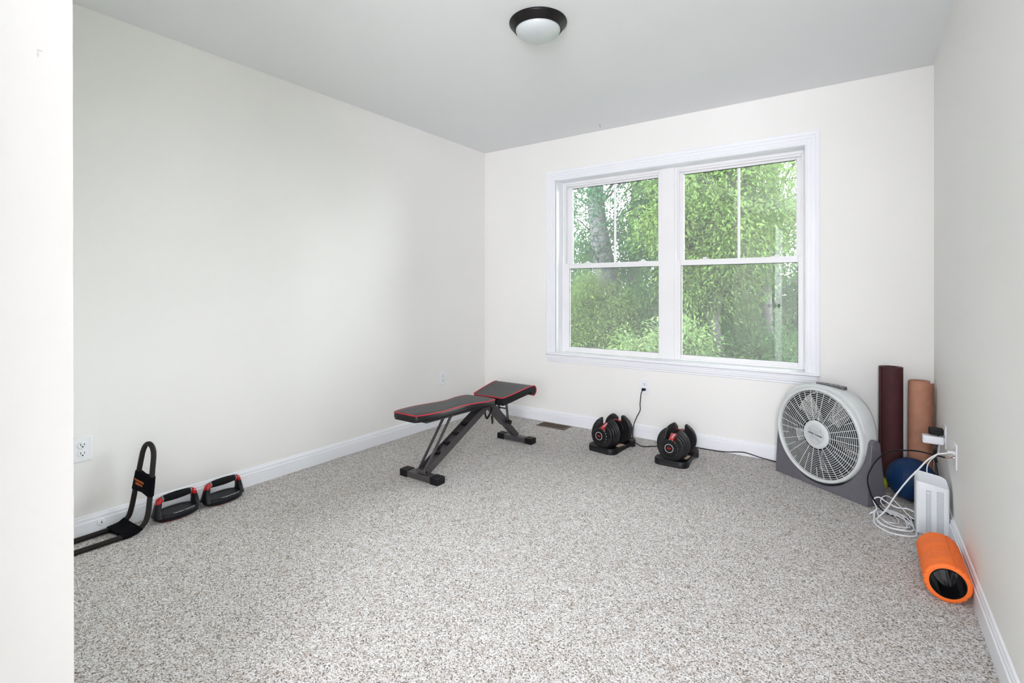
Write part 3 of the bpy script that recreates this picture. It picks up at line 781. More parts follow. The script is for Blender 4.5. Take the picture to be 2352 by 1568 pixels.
# control panel on top
cp = MB()
pts = []
for k in range(32):
    a = 2 * PI * k / 32; pts.append((0.022 + 0.092 * math.copysign(abs(math.cos(a)) ** 0.8, math.cos(a)), 0.082 + 0.034 * math.sin(a)))
ztop = FZ + 0.2900
panel = cp.prism(pts, ztop - 0.018, ztop - 0.003, axis='z').build('control_panel', mat('fan_panel_dark', (0.09, 0.09, 0.10), 0.4), fan, bevel=0.002, label='dark grey control panel')
for k in range(5):
    MB().lathe([(0.0, 0), (0.0085, 0), (0.0075, 0.004), (0.0, 0.005)], 16, C=(-0.038 + 0.03 * k, 0.080, ztop - 0.003)).build('button', mat('fan_button', (0.25, 0.25, 0.26), 0.4), panel)
# grille: rings and spokes
gr = MB()
NR = 15
radii = [0.0865 + (0.2485 - 0.0865) * (k + 0.5) / NR for k in range(NR)]
def gy(r): return -0.010 + 0.012 * ((r - 0.08) / 0.17) ** 2
for r in radii:
    pth = [(r * math.cos(2 * PI * k / 72), gy(r), FZ + r * math.sin(2 * PI * k / 72)) for k in range(72)]
    gr.tube(pth, 0.0015, 5, closed=True)
g1 = gr.build('grille_rings', FANW, fan, smooth=0, fix=False)
NS = 18
for k in range(NS * 2):
    a = 2 * PI * k / (NS * 2)
    if k % 2 == 0: r0 = 0.078
    else: r0 = radii[[3, 9, 6, 11][(k // 2) % 4]]
    rs = [r0 + (0.252 - r0) * t / 5 for t in range(6)]
    MB().tube([(r * math.cos(a), gy(r) - 0.001, FZ + r * math.sin(a)) for r in rs], 0.0017, 5).build('grille_spoke', FANW, fan, smooth=0)
hub = MB().lathe([(0.0, 0.004), (0.078, 0.004), (0.0805, -0.002), (0.080, -0.011), (0.076, -0.0145), (0.060, -0.016), (0.0, -0.016)], 64, axis='y', C=(0, 0, FZ)).build('hub', FANW, fan, smooth=40)
disc = MB().lathe([(0.0, 0), (0.0535, 0), (0.0545, -0.001), (0.0530, -0.0022), (0.0, -0.003)], 64, axis='y', C=(0, -0.0158, FZ)).build('emblem_disc', FANH, hub, smooth=30)
ARCM = mat('fan_groove', (0.36, 0.37, 0.38), 0.5)
for c0, r0, a0, a1 in (((0.0, 0.080), 0.062, -128, -52), ((0.0, 0.080), 0.070, -123, -57), ((-0.012, -0.075), 0.056, 42, 112), ((-0.012, -0.075), 0.064, 38, 108)):
    pp = []
    for k in range(15):
        a = math.radians(a0 + (a1 - a0) * k / 14); x, z = c0[0] + r0 * math.cos(a), c0[1] + r0 * math.sin(a)
        if math.hypot(x, z) < 0.052: pp.append((x, -0.0184, FZ + z))
    if len(pp) > 2: MB().tube(pp, 0.0011, 5).build('groove', ARCM, disc)
me = text_mesh('WIND TUNNEL', 0.0125, 0.0002, 0.35, 0.0004); me.materials.append(mat('dark_print', (0.03, 0.03, 0.035), 0.5))
o = link('lettering', me, disc); o.matrix_basis = Matrix.Translation((0.0, -0.0190, FZ + 0.001)) @ Matrix.Rotation(math.radians(8), 4, 'Y') @ Matrix.Rotation(PI / 2, 4, 'X')
# dark inner shroud
MB().lathe([(0.2492, 0.012), (0.2492, 0.125), (0.2470, 0.125), (0.2470, 0.012)], 64, axis='y', C=(0, 0, FZ), closed=True).build('inner_shroud', mat('fan_inner_dark', (0.02, 0.02, 0.022), 0.6), fan, smooth=40)
# blades
for k in range(5):
    b = MB(); a0 = 2 * PI * k / 5 + 0.2
    nr, na = 6, 6
    for i in range(nr):
        r = 0.06 + 0.172 * i / (nr - 1)
        for j in range(na):
            t = j / (na - 1); a = a0 + (t - 0.5) * (0.75 + 0.12 * i / nr) + 0.15 * i / nr
            b.v.append((r * math.cos(a), 0.045 + 0.035 * (t - 0.5) * (1.4 - 0.5 * i / nr) + 0.01 * t * t, FZ + r * math.sin(a)))
    for i in range(nr - 1):
        for j in range(na - 1): b.f.append((i * na + j, i * na + j + 1, (i + 1) * na + j + 1, (i + 1) * na + j)); b.mi.append(0)
    ob = b.build('blade', FANB, fan)
    md = ob.modifiers.new('thick', 'SOLIDIFY'); md.thickness = 0.002
MB().lathe([(0.0, 0.02), (0.066, 0.02), (0.070, 0.03), (0.070, 0.08), (0.062, 0.10), (0.0, 0.105)], 40, axis='y', C=(0, 0, FZ)).build('motor', FANB, fan)
# rear grille
rg = MB()
for k in range(13):
    r = 0.08 + 0.165 * (k + 0.5) / 13
    rg.tube([(r * math.cos(2 * PI * q / 48), 0.130, FZ + r * math.sin(2 * PI * q / 48)) for q in range(48)], 0.0015, 4, closed=True)
for k in range(24):
    a = 2 * PI * (k + 0.5) / 24
    rg.tube([(0.06 * math.cos(a), 0.130, FZ + 0.06 * math.sin(a)), (0.245 * math.cos(a), 0.130, FZ + 0.245 * math.sin(a))], 0.0017, 4)
rg.build('rear_grille', mat('rear_grille_dark', (0.03, 0.03, 0.034), 0.5), fan, smooth=0, fix=False)

# ================================================================== ROLLED MATS
def spiral_mat(name, label, mtl, r_out, turns, h, th, loc, rotz, tail=0.0, tail_drop=0.0, tail_dir=0.0, lean=(0, 0)):
    pts = []; n = int(turns * 36)
    r = r_out - th / 2 - turns * th * 1.06
    for k in range(n + 1):
        a = 2 * PI * k / 36; rr = r + th * 1.06 * k / 36
        pts.append(Vector((rr * math.cos(a), rr * math.sin(a), 0)))
    if tail > 0:
        t = (pts[-1] - pts[-2]).normalized(); nn = Vector((t.y, -t.x, 0))
        for k in range(1, 7): pts.append(pts[n] + t * (tail * k / 6) + nn * (tail_dir * (k / 6) ** 2))
    m = MB(); N = len(pts)
    for i, p in enumerate(pts):
        t = (pts[min(i + 1, N - 1)] - pts[max(i - 1, 0)]).normalized(); nn = Vector((t.y, -t.x, 0))
        zz = h - tail_drop * max(0, (i - n * 0.8) / (N - n * 0.8 + 1e-6))
        for s in (-1, 1):
            q = p + nn * (s * th / 2)
            m.v.append((q.x, q.y, 0)); m.v.append((q.x + lean[0], q.y + lean[1], zz))
    for i in range(N - 1):
        a, b = i * 4, (i + 1) * 4
        m.f += [(a, a + 1, b + 1, b), (a + 2, b + 2, b + 3, a + 3), (a + 1, a + 3, b + 3, b + 1), (a, b, b + 2, a + 2)]
    e = (N - 1) * 4
    m.f += [(0, 2, 3, 1), (e, e + 1, e + 3, e + 2)]; m.mi = [0] * len(m.f)
    o = m.build(name, mtl, None, smooth=40, loc=loc, rot=(0, 0, rotz))
    return tag(o, label, 'yoga mat', 'rolled yoga mats')
MAROON = mat('maroon_foam', (0.060, 0.0125, 0.014), 0.75, var=0.10, scale=30, bump=0.25, bscale=500)
def mat_tan():
    m = mat('terracotta_foam', (0.47, 0.225, 0.145), 0.75, var=0.08, scale=25)
    nt = m.node_tree; N = nt.nodes; L = nt.links; p = N['Principled BSDF']
    tc = N.new('ShaderNodeTexCoord'); mp = N.new('ShaderNodeMapping'); mp.inputs['Scale'].default_value = (60, 60, 900)
    L.new(tc.outputs['Object'], mp.inputs['Vector'])
    nz = N.new('ShaderNodeTexNoise'); nz.inputs['Scale'].default_value = 1.0; L.new(mp.outputs[0], nz.inputs['Vector'])
    bp = N.new('ShaderNodeBump'); bp.inputs['Strength'].default_value = 0.5; bp.inputs['Distance'].default_value = 0.0015
    L.new(nz.outputs['Fac'], bp.inputs['Height']); L.new(bp.outputs['Normal'], p.inputs['Normal'])
    return m
spiral_mat('yoga_mat', 'dark maroon yoga mat rolled and stood behind the fan', MAROON, 0.060, 4.0, 0.692, 0.006, (3.080, -0.085, 0.0), math.radians(200), tail=0.010)
spiral_mat('yoga_mat', 'terracotta orange yoga mat rolled and stood in the room corner', mat_tan(), 0.053, 3.75, 0.628, 0.006, (3.203, -0.118, 0.0), math.radians(60), tail=0.050, tail_drop=0.014, tail_dir=-0.012, lean=(0.009, 0.0))

# ================================================================== BLUE BALL
BLUE = mat('blue_rubber', (0.003, 0.029, 0.100), 0.5, spec=0.3, bump=0.1)
br = 0.113
bpf = []
for k in range(0, 97):
    a = -PI / 2 + PI * k / 96; rr = br
    if 0.25 < abs(a) < 1.15: rr = br - 0.0011 * (0.5 + 0.5 * math.cos(a * 44))
    bpf.append((max(0.0, rr * math.cos(a)), rr * math.sin(a)))
bpf[0] = (0.0, bpf[0][1]); bpf[-1] = (0.0, bpf[-1][1])
ball = MB().lathe(bpf, 64, axis='x').build('exercise_ball', BLUE, loc=(3.160, -0.290, br), rot=(0, 0.25, 0.35), smooth=60)
tag(ball, 'ribbed navy blue exercise ball in the corner before the mats', 'exercise ball')

# ================================================================== NEON HAND WEIGHT
NEON = mat('neon_rubber', (0.42, 0.52, 0.005), 0.5, var=0.1)
hw_ = thing('hand_weight', 'neon yellow-green hand weight half hidden behind the fan stand', 'hand weight', (2.96, -0.178, 0.032), 0.10)
for s in (-1, 1):
    MB().lathe([(0.0, 0), (0.022, 0), (0.027, 0.004), (0.031, 0.014), (0.031, 0.036), (0.026, 0.046), (0.014, 0.048), (0.0, 0.048)], 6, axis='x', C=((0.052 if s > 0 else -0.100), 0, 0)).build('weight_head', NEON, hw_, bevel=0.002, smooth=25)
MB().cyl((-0.056, 0, 0), (0.056, 0, 0), 0.0135, 16).build('handle', NEON, hw_)

# ================================================================== FOAM ROLLER
ORANGE = mat('orange_foam', (0.90, 0.17, 0.018), 0.6, var=0.04, scale=60, bump=0.08)
GLOSSB = mat('gloss_black_core', (0.003, 0.003, 0.004), 0.08, spec=0.3)
rlr = thing('foam_roller', 'bright orange foam roller with hollow black core by the baseboard', 'foam roller', (3.1955, -1.212, 0.0705), 0.0)
RO, RL = 0.0695, 0.152
shell = MB(); NA, NL = 120, 112
gro = [70, 51, 33, 165, 183, 201, 290, 308, 326]
faint = [120, 246, 0]
narrow = [(33, 70), (165, 201), (290, 326)]
for i in range(NL + 1):
    y = -RL + 2 * RL * i / NL
    for k in range(NA):
        a = 360.0 * k / NA; r = RO
        dmin = min(abs((a - g + 180) % 360 - 180) for g in gro)
        fmin = min(abs((a - g + 180) % 360 - 180) for g in faint)
        if dmin < 1.6: r -= 0.0040
        elif fmin < 1.6: r -= 0.0009
        elif any(lo < a < hi for lo, hi in narrow):
            if abs(((y + RL) % 0.020) - 0.010) > 0.0080 and abs(y) < 0.13: r -= 0.0022
        else:
            for c0 in (-0.122, 0.012, 0.128):
                if abs(y - c0) < 0.0255: r -= 0.0019 * (0.5 - 0.5 * math.cos((y - c0 + 0.0255) / 0.0127 * 2 * PI))
        if i in (0, NL): r -= 0.006
        elif i in (1, NL - 1): r -= 0.0022
        an = math.radians(a); shell.v.append((r * math.cos(an), y, r * math.sin(an)))
m_in = len(shell.v)
RI = 0.0535
for y in (-RL, RL):
    for k in range(NA):
        an = 2 * PI * k / NA; shell.v.append((RI * math.cos(an), y, RI * math.sin(an)))
for i in range(NL):
    for k in range(NA):
        l = (k + 1) % NA; shell.f.append((i * NA + k, i * NA + l, (i + 1) * NA + l, (i + 1) * NA + k))
for k in range(NA):
    l = (k + 1) % NA
    shell.f.append((k, m_in + k, m_in + l, l)); b0 = NL * NA
    shell.f.append((b0 + k, b0 + l, m_in + NA + l, m_in + NA + k)); shell.f.append((m_in + k, m_in + NA + k, m_in + NA + l, m_in + l))
shell.mi = [0] * len(shell.f)
shell.build('foam_sleeve', ORANGE, rlr, smooth=50)
MB().lathe([(0.0535, -RL - 0.0005), (0.0535, RL + 0.0005), (0.0495, RL + 0.0005), (0.0495, -RL - 0.0005)], 64, axis='y', closed=True).build('core_tube', GLOSSB, rlr, smooth=40)

# ================================================================== MODEM TOWER
mod = thing('modem_tower', 'white tower modem with two columns of vent holes by the right wall', 'modem', (3.2068, -0.695, 0.0), 0.02)
mw, md0, md1 = 0.060, -0.058, 0.052
pts = []
for cx, cy, a0, r in ((mw - 0.022, md1 - 0.022, 0, 0.022), (-mw + 0.022, md1 - 0.022, 90, 0.022), (-mw + 0.014, md0 + 0.014, 180, 0.014), (mw - 0.012, md0 + 0.012, 270, 0.012)):
    for i in range(6):
        a = math.radians(a0 + 18 * i); pts.append((cx + r * math.cos(a), cy + r * math.sin(a)))
m = MB(); n = len(pts)
def mtop(x, y): return 0.246 + 0.20 * (y - md0) - 0.30 * max(0.0, x + 0.005) * 1.0
rows = [(0.0, lambda x, y: 0.003, 0.96), (1, lambda x, y: 0.006, 1.0), (2, lambda x, y: mtop(x, y) - 0.006, 1.0), (3, lambda x, y: mtop(x, y) - 0.001, 0.975), (4, lambda x, y: mtop(x, y) - 0.006, 0.90)]
for _, fz, sc_ in rows:
    for x, y in pts: m.v.append((x * sc_, (y + 0.003) * sc_ - 0.003, fz(x, y)))
for r_ in range(len(rows) - 1):
    for i in range(n):
        j = (i + 1) % n; m.f.append((r_ * n + i, r_ * n + j, (r_ + 1) * n + j, (r_ + 1) * n + i))
m.f.append(tuple(range(n - 1, -1, -1))); m.f.append(tuple((len(rows) - 1) * n + i for i in range(n))); m.mi = [0] * len(m.f)
body = m.build('case', WHITEPL, mod, smooth=40)
MB().box((-mw + 0.006, md0 + 0.008, 0.0), (mw - 0.006, md1 - 0.008, 0.004)).build('base_foot', mat('modem_foot_blue', (0.02, 0.06, 0.16), 0.5), mod, bevel=0.002)
vh = MB()
for c0, nc, z0, nr in ((-0.023, 4, 0.020, 33), (0.016, 5, 0.020, 33)):
    for r_ in range(nr):
        for k in range(nc):
            x, z = c0 + 0.0052 * k, z0 + 0.0059 * r_
            if c0 < 0 and r_ in (nr - 3,) and k in (1, 2): continue
            vh.box((x - 0.0016, md0 - 0.0003, z - 0.0011), (x + 0.0016, md0 + 0.0005, z + 0.0011))
vh.build('vent_holes', mat('vent_dark', (0.06, 0.075, 0.11), 0.6), mod, smooth=0, kind='stuff')

# ================================================================== ADAPTERS AND CABLES
ad = thing('power_adapter', 'black plug-in power adapter on the right wall outlet', 'power adapter', (W - 0.0085, -0.490, 0.434), -PI / 2)
MB().box((-0.021, -0.058, -0.016), (0.023, 0.0, 0.016)).build('housing', BLKPL, ad, bevel=0.006, seg=3)
MB().cyl((0, -0.020, -0.022), (0, -0.020, -0.012), 0.005, 12).build('strain_relief', BLKRUB, ad)
aw = thing('power_adapter', 'white plug-in power adapter below the black one', 'power adapter', (W - 0.0085, -0.490, 0.391), -PI / 2)
MB().box((-0.024, -0.082, -0.020), (0.024, 0.0, 0.020)).build('housing', WHITEPL, aw, bevel=0.006, seg=3)

def cable(name, label, cat, pts, r, mtl, n=6, closed=False):
    o = MB().tube(curve(pts, n, closed), r, 8, closed).build(name, mtl, smooth=60)
    return tag(o, label, cat)
# thin black lead of the black adapter and its thick ferrite plug
tb = cable('adapter_cable', 'thin black cable hanging from the black power adapter', 'cable',
      [(3.255, -0.490, 0.412), (3.254, -0.495, 0.39), (3.246, -0.50, 0.355), (3.240, -0.51, 0.31), (3.246, -0.53, 0.24), (3.250, -0.54, 0.15), (3.248, -0.57, 0.06), (3.235, -0.60, 0.02)], 0.0022, BCABLE)
MB().tube(curve([(3.240, -0.51, 0.345), (3.236, -0.515, 0.318), (3.243, -0.525, 0.285)], 5), 0.0065, 10).build('ferrite_plug', BLKRUB, tb, smooth=60)
cable('adapter_cable', 'thin white cable from the white adapter to the modem top', 'cable',
      [(3.258, -0.490, 0.372), (3.256, -0.495, 0.36), (3.250, -0.52, 0.335), (3.236, -0.55, 0.322), (3.214, -0.58, 0.305), (3.200, -0.60, 0.275), (3.200, -0.615, 0.22), (3.202, -0.628, 0.15), (3.203, -0.634, 0.10)], 0.0024, WCABLE)
# black coax
cx = cable('coax_cable', 'black coax cable looping from the wall plate past the fan stand', 'cable',
      [(3.264, -0.826, 0.396), (3.248, -0.815, 0.390), (3.21, -0.785, 0.387), (3.16, -0.75, 0.385), (3.112, -0.72, 0.373), (3.052, -0.68, 0.348), (3.006, -0.65, 0.294), (2.973, -0.63, 0.223), (2.963, -0.62, 0.164), (2.978, -0.61, 0.093), (3.007, -0.6, 0.040), (3.046, -0.588, 0.006), (3.115, -0.602, 0.005), (3.135, -0.603, 0.005), (3.17, -0.622, 0.008)], 0.0036, BCABLE)
MB().cyl((3.2675, -0.829, 0.3975), (3.247, -0.815, 0.390), 0.0045, 12).build('connector', mat('brass_nickel', (0.62, 0.45, 0.36), 0.3, metal=1.0), cx)
# white data cable: from jack down to a coil on the carpet and into the modem
coil = [(3.262, -0.829, 0.421), (3.245, -0.825, 0.411), (3.224, -0.82, 0.404), (3.204, -0.81, 0.386), (3.181, -0.8, 0.358), (3.153, -0.79, 0.311), (3.118, -0.78, 0.255), (3.072, -0.76, 0.165), (3.034, -0.73, 0.072), (2.999, -0.703, 0.010)]
def loop(cx_, cy_, rx, ry, a0, a1, z, n=12, rot=0.0):
    r = []
    for k in range(n):
        a = math.radians(a0 + (a1 - a0) * k / (n - 1)); x, y = rx * math.cos(a), ry * math.sin(a)
        r.append((cx_ + x * math.cos(rot) - y * math.sin(rot), cy_ + x * math.sin(rot) + y * math.cos(rot), z + 0.004 * math.sin(3 * a)))
    return r
coil += loop(3.052, -0.665, 0.064, 0.128, 205, 545, 0.010, 16, 0.12)
coil += loop(3.066, -0.690, 0.072, 0.120, 190, 520, 0.015, 16, 0.25)
coil += loop(3.060, -0.715, 0.080, 0.138, 185, 500, 0.008, 16, 0.35)
coil += [(3.000, -0.62, 0.03), (2.988, -0.56, 0.052), (3.012, -0.55, 0.068), (3.046, -0.585, 0.060), (3.085, -0.605, 0.052), (3.125, -0.605, 0.056), (3.150, -0.620, 0.050), (3.165, -0.638, 0.045)]
wc = cable('data_cable', 'thick white data cable coiled on the carpet beside the modem', 'cable', coil, 0.0034, WCABLE, 5)
MB().box((-0.011, -0.0055, -0.004), (0.011, 0.0055, 0.004)).build('plug', WHITEPL, wc, bevel=0.001, loc=(3.262, -0.829, 0.421))
thin = [(3.153, -0.665, 0.03), (3.128, -0.655, 0.04), (3.09, -0.60, 0.065), (3.055, -0.565, 0.085), (3.030, -0.560, 0.080), (3.018, -0.575, 0.055), (3.040, -0.60, 0.035), (3.058, -0.640, 0.022)]
thin += loop(3.045, -0.680, 0.036, 0.075, 60, 380, 0.022, 14, 0.3) + loop(3.064, -0.685, 0.052, 0.095, 20, 330, 0.018, 14, 0.45)
thin += [(3.12, -0.715, 0.02), (3.135, -0.69, 0.03), (3.130, -0.66, 0.035), (3.145, -0.650, 0.03), (3.16, -0.648, 0.025)]
cable('adapter_cable', 'thin white cable tangled through the coil on the carpet', 'cable', thin, 0.0019, WCABLE, 5)

# fan power cord along the back wall
cord = cable('electric_cable', 'black power cord from the outlet under the window to the fan', 'cord',
      [(1.560, -0.014, 0.382), (1.556, -0.026, 0.376), (1.546, -0.035, 0.342), (1.540, -0.040, 0.268), (1.544, -0.05, 0.221), (1.528, -0.07, 0.177), (1.513, -0.095, 0.12), (1.513, -0.12, 0.045), (1.530, -0.144, 0.006), (1.575, -0.185, 0.004), (1.629, -0.226, 0.004), (1.70, -0.17, 0.004), (1.80, -0.08, 0.004), (1.88, -0.045, 0.004), (1.958, -0.026, 0.004), (2.06, -0.025, 0.004), (2.153, -0.025, 0.008), (2.22, -0.027, 0.020), (2.271, -0.028, 0.027), (2.32, -0.03, 0.022), (2.38, -0.03, 0.011), (2.464, -0.035, 0.004), (2.56, -0.06, 0.004), (2.66, -0.14, 0.004), (2.72, -0.20, 0.02), (2.74, -0.235, 0.06)], 0.0033, BCABLE)
MB().box((-0.013, -0.028, -0.009), (0.013, 0.0, 0.009)).build('plug', BLKPL, cord, bevel=0.003, loc=(1.5625, -0.0087, 0.3785))

# ================================================================== PUSH-UP HANDLES
def superell(a, b, p, n):
    r = []
    for k in range(n):
        t = 2 * PI * k / n; c, s = math.cos(t), math.sin(t)
        r.append((a * math.copysign(abs(c) ** (2 / p), c), b * math.copysign(abs(s) ** (2 / p), s)))
    return r
DECK = mat('pushup_deck', (0.024, 0.024, 0.027), 0.6, bump=0.1, spec=0.25)
PUBLK = mat('pushup_black', (0.006, 0.007, 0.010), 0.4, spec=0.3)
FOAMG = mat('foam_grip', (0.007, 0.008, 0.009), 0.85, bump=0.3, bscale=700, spec=0.15)
REDT = mat('red_translucent', (0.48, 0.006, 0.012), 0.15, coat=0.5)
def pushup(label, loc, rotz):
    t = thing('pushup_handle', label, 'push-up handle', loc, rotz, 'rotating push-up handles')
    n = 72; m = MB()
    lay = [(0.058, 0.090, 0.004), (0.064, 0.097, 0.008), (0.066, 0.099, 0.016), (0.0655, 0.0985, 0.026), (0.062, 0.095, 0.035), (0.056, 0.089, 0.0375), (0.044, 0.076, 0.0365), (0.042, 0.074, 0.0345)]
    for a, b, z in lay: m.v += [(x, y, z) for x, y in superell(a, b, 2.3, n)]
    for r_ in range(len(lay) - 1):
        for i in range(n):
            j = (i + 1) % n; m.f.append((r_ * n + i, r_ * n + j, (r_ + 1) * n + j, (r_ + 1) * n + i)); m.mi.append(0)
    m.f.append(tuple(range(n - 1, -1, -1))); m.mi.append(0); m.f.append(tuple((len(lay) - 1) * n + i for i in range(n))); m.mi.append(1)
    base = m.build('base', [PUBLK, DECK], t, smooth=40)
    MB().prism(superell(0.055, 0.087, 2.3, 48), 0.0, 0.0055, axis='z').build('swivel_ring', mat('dim_red_plastic', (0.22, 0.006, 0.01), 0.4), base, bevel=0.001)
    # uprights: thick webs that lean inward to the grip
    for s in (-1, 1):
        u = MB()
        path = [(0.0, s * 0.089, 0.022), (0.0, s * 0.0885, 0.045), (0.0, s * 0.086, 0.068), (0.0, s * 0.082, 0.088)]
        sec = [(0.044, 0.017), (0.030, 0.0145), (0.023, 0.0135), (0.0205, 0.0130)]
        k = 16
        for (px, py, pz), (a, b) in zip(path, sec):
            for x, y in superell(a, b, 2.6, k): u.v.append((px + x, py + y, pz))
        for i in range(len(path) - 1):
            for q in range(k):
                w_ = (q + 1) % k; u.f.append((i * k + q, i * k + w_, (i + 1) * k + w_, (i + 1) * k + q))
        u.f.append(tuple(range(k - 1, -1, -1))); u.f.append(tuple((len(path) - 1) * k + q for q in range(k))); u.mi = [0] * len(u.f)
        u.build('upright', PUBLK, t, smooth=50)
        c = MB().tube(curve([(0, s * 0.0825, 0.082), (0, s * 0.0815, 0.092), (0, s * 0.0775, 0.1005), (0, s * 0.0690, 0.1045)], 4), [0.0150] * 5 + [0.0152] * 5 + [0.0150, 0.0148, 0.0146], 20, flat=(1.28, 0.92))
        c.build('corner_cap', REDT, t, smooth=50, label='glossy red corner cap')
        MB().cyl((0, s * 0.0685, 0.104), (0, s * 0.063, 0.104), 0.0152, 24).build('grip_washer', mat('grey_washer', (0.22, 0.23, 0.24), 0.4), t)
    gpf = [(0.0, -0.0635), (0.0150, -0.0635), (0.0160, -0.06), (0.0185, -0.03), (0.0195, 0.0), (0.0185, 0.03), (0.0160, 0.06), (0.0150, 0.0635), (0.0, 0.0635)]
    MB().lathe(gpf, 32, axis='y', C=(0, 0, 0.104)).build('grip', FOAMG, t, smooth=50)
    # print along the front rim, bent to follow it
    me = text_mesh('Perfect PUSHUP', 0.0150, 0.0001, 0.25, 0.0003); me.materials.append(LETTER)
    for v in me.vertices:
        yy = v.co.x; zz = v.co.y
        xr = 0.0605 * (1 - abs((yy + 0.012) / 0.0935) ** 2.3) ** (1 / 2.3)
        tz = zz / 0.0095
        v.co = (xr - 0.001 - 0.0055 * tz * 0.85, yy + 0.012, 0.0372 + v.co.z + 0.0007 - 0.0018 * max(0, -tz))
    link('lettering', me, base)
    return t
pushup('black push-up handle with red corner caps next to the black tube frame', (0.086, -2.652, 0.0), 0.06)
pushup('black push-up handle with red corner caps farther along toward the bench', (0.088, -2.428, 0.0), 0.06)

# ================================================================== BLACK TUBE FRAME
TUBE = mat('brown_black_steel', (0.015, 0.011, 0.010), 0.40, metal=0.0, spec=0.25)
NEOP = mat('black_neoprene', (0.004, 0.004, 0.006), 0.9, bump=0.3, bscale=900, spec=0.1)
bar = thing('exercise_bar', 'bent black steel tube frame with neoprene sleeves along the left wall', 'exercise bar', (0.10, -2.95, 0.0), 0)
TR = 0.0115
def lc(p): return (p[0] - 0.10, p[1] + 2.95, p[2])
path = [(0.034, -3.36, 0.012), (0.034, -3.10, 0.012), (0.035, -2.93, 0.014), (0.036, -2.875, 0.022), (0.038, -2.842, 0.048), (0.043, -2.829, 0.090), (0.055, -2.818, 0.175), (0.066, -2.809, 0.250), (0.074, -2.799, 0.325), (0.080, -2.793, 0.365), (0.092, -2.785, 0.392), (0.108, -2.776, 0.396), (0.122, -2.769, 0.378), (0.129, -2.767, 0.345), (0.137, -2.774, 0.285), (0.146, -2.783, 0.210), (0.155, -2.793, 0.140), (0.161, -2.801, 0.085), (0.164, -2.815, 0.045), (0.165, -2.845, 0.020), (0.165, -2.89, 0.0125), (0.165, -3.10, 0.012), (0.165, -3.36, 0.012)]
MB().tube([lc(p) for p in curve(path, 5)], TR, 14).build('tube', TUBE, bar, smooth=60)
# end caps where the tubes stop on the floor, behind the near wall's edge
for x in (0.034, 0.165): MB().cyl(lc((x, -3.375, 0.012)), lc((x, -3.345, 0.012)), 0.0128 - 0.0008, 14).build('end_cap', BLKRUB, bar)
def sleeve(pa, pb, name):
    """a neoprene wrap bridging two tubes; pa, pb are short runs of points along each tube"""
    m = MB(); R = TR + 0.0035; n = len(pa); k = 10; sec = []
    for A_, B_ in zip(pa, pb):
        A_ = Vector(lc(A_)); B_ = Vector(lc(B_)); ax = (B_ - A_).normalized()
        i = len(sec); t = (Vector(pa[min(i + 1, n - 1)]) - Vector(pa[max(i - 1, 0)])).normalized(); nn = ax.cross(t).normalized()
        ring = []
        for q in range(k):
            a = PI / 2 + PI * q / (k - 1); ring.append(A_ + ax * (math.cos(a) * R) + nn * (math.sin(a) * R))
        ring.append((A_ + B_) / 2 - nn * 0.004)
        for q in range(k):
            a = -PI / 2 + PI * q / (k - 1); ring.append(B_ + ax * (math.cos(a) * R) + nn * (math.sin(a) * R))
        ring.append((A_ + B_) / 2 + nn * 0.006)
        sec.append(ring)
    K = len(sec[0])
    for r in sec: m.v += [tuple(p) for p in r]
    for i in range(n - 1):
        for q in range(K):
            w_ = (q + 1) % K; m.f.append((i * K + q, i * K + w_, (i + 1) * K + w_, (i + 1) * K + q))
    m.f.append(tuple(range(K))); m.f.append(tuple((n - 1) * K + q for q in range(K - 1, -1, -1))); m.mi = [0] * len(m.f)
    return m.build(name, NEOP, bar, smooth=50)
sl1 = sleeve([(0.0563, -2.817, 0.184), (0.0623, -2.812, 0.225), (0.0681, -2.8065, 0.268)], [(0.1524, -2.790, 0.160), (0.147, -2.784, 0.201), (0.1415, -2.7785, 0.246)], 'neoprene_sleeve')
sleeve([(0.0348, -2.918, 0.0155), (0.035, -2.893, 0.0190), (0.036, -2.870, 0.0245), (0.0375, -2.848, 0.040)], [(0.165, -2.905, 0.0135), (0.165, -2.882, 0.0140), (0.165, -2.858, 0.017), (0.165, -2.833, 0.029)], 'neoprene_sleeve')
# faded orange print, not legible in the photo: two short slanted rows of strokes
OPR = mat('orange_print', (0.62, 0.15, 0.02), 0.7, var=0.35, scale=300)
pr = MB(); random.seed(3)
for row, (zc, x0, x1) in enumerate(((0.2350, 0.077, 0.127), (0.2180, 0.081, 0.121))):
    x = x0
    while x < x1:
        w_ = random.uniform(0.0022, 0.0042); h_ = random.uniform(0.0035, 0.0062)
        f_ = (x - 0.06) / 0.085
        y = -2.8135 + 0.0305 * f_ - 0.0195
        q = lc((x, y, zc - 0.32 * (x - x0)))
        pr.box((q[0], q[1] - 0.0006, q[2] - h_), (q[0] + w_, q[1] + 0.0006, q[2] + h_)); x += w_ + 0.0012
pr.build('faded_print', OPR, sl1, smooth=0)

# round cable grommet on the left baseboard
gt = thing('wall_grommet', 'small round white fixing on the baseboard behind the tube frame', 'wall fixing', (0.014, -2.938, 0.055), PI / 2)
MB().lathe([(0.0, 0), (0.0155, 0), (0.0155, -0.002), (0.0125, -0.004), (0.0, -0.0045)], 32, axis='y').build('disc', PLATE, gt)
MB().cyl((0, -0.0052, 0), (0, -0.004, 0), 0.0032, 12).build('hole', SLOT, gt)
MB().cyl((0.001, -0.0052, 0.0095), (0.001, -0.003, 0.0095), 0.0018, 10).build('screw_hole', SLOT, gt)

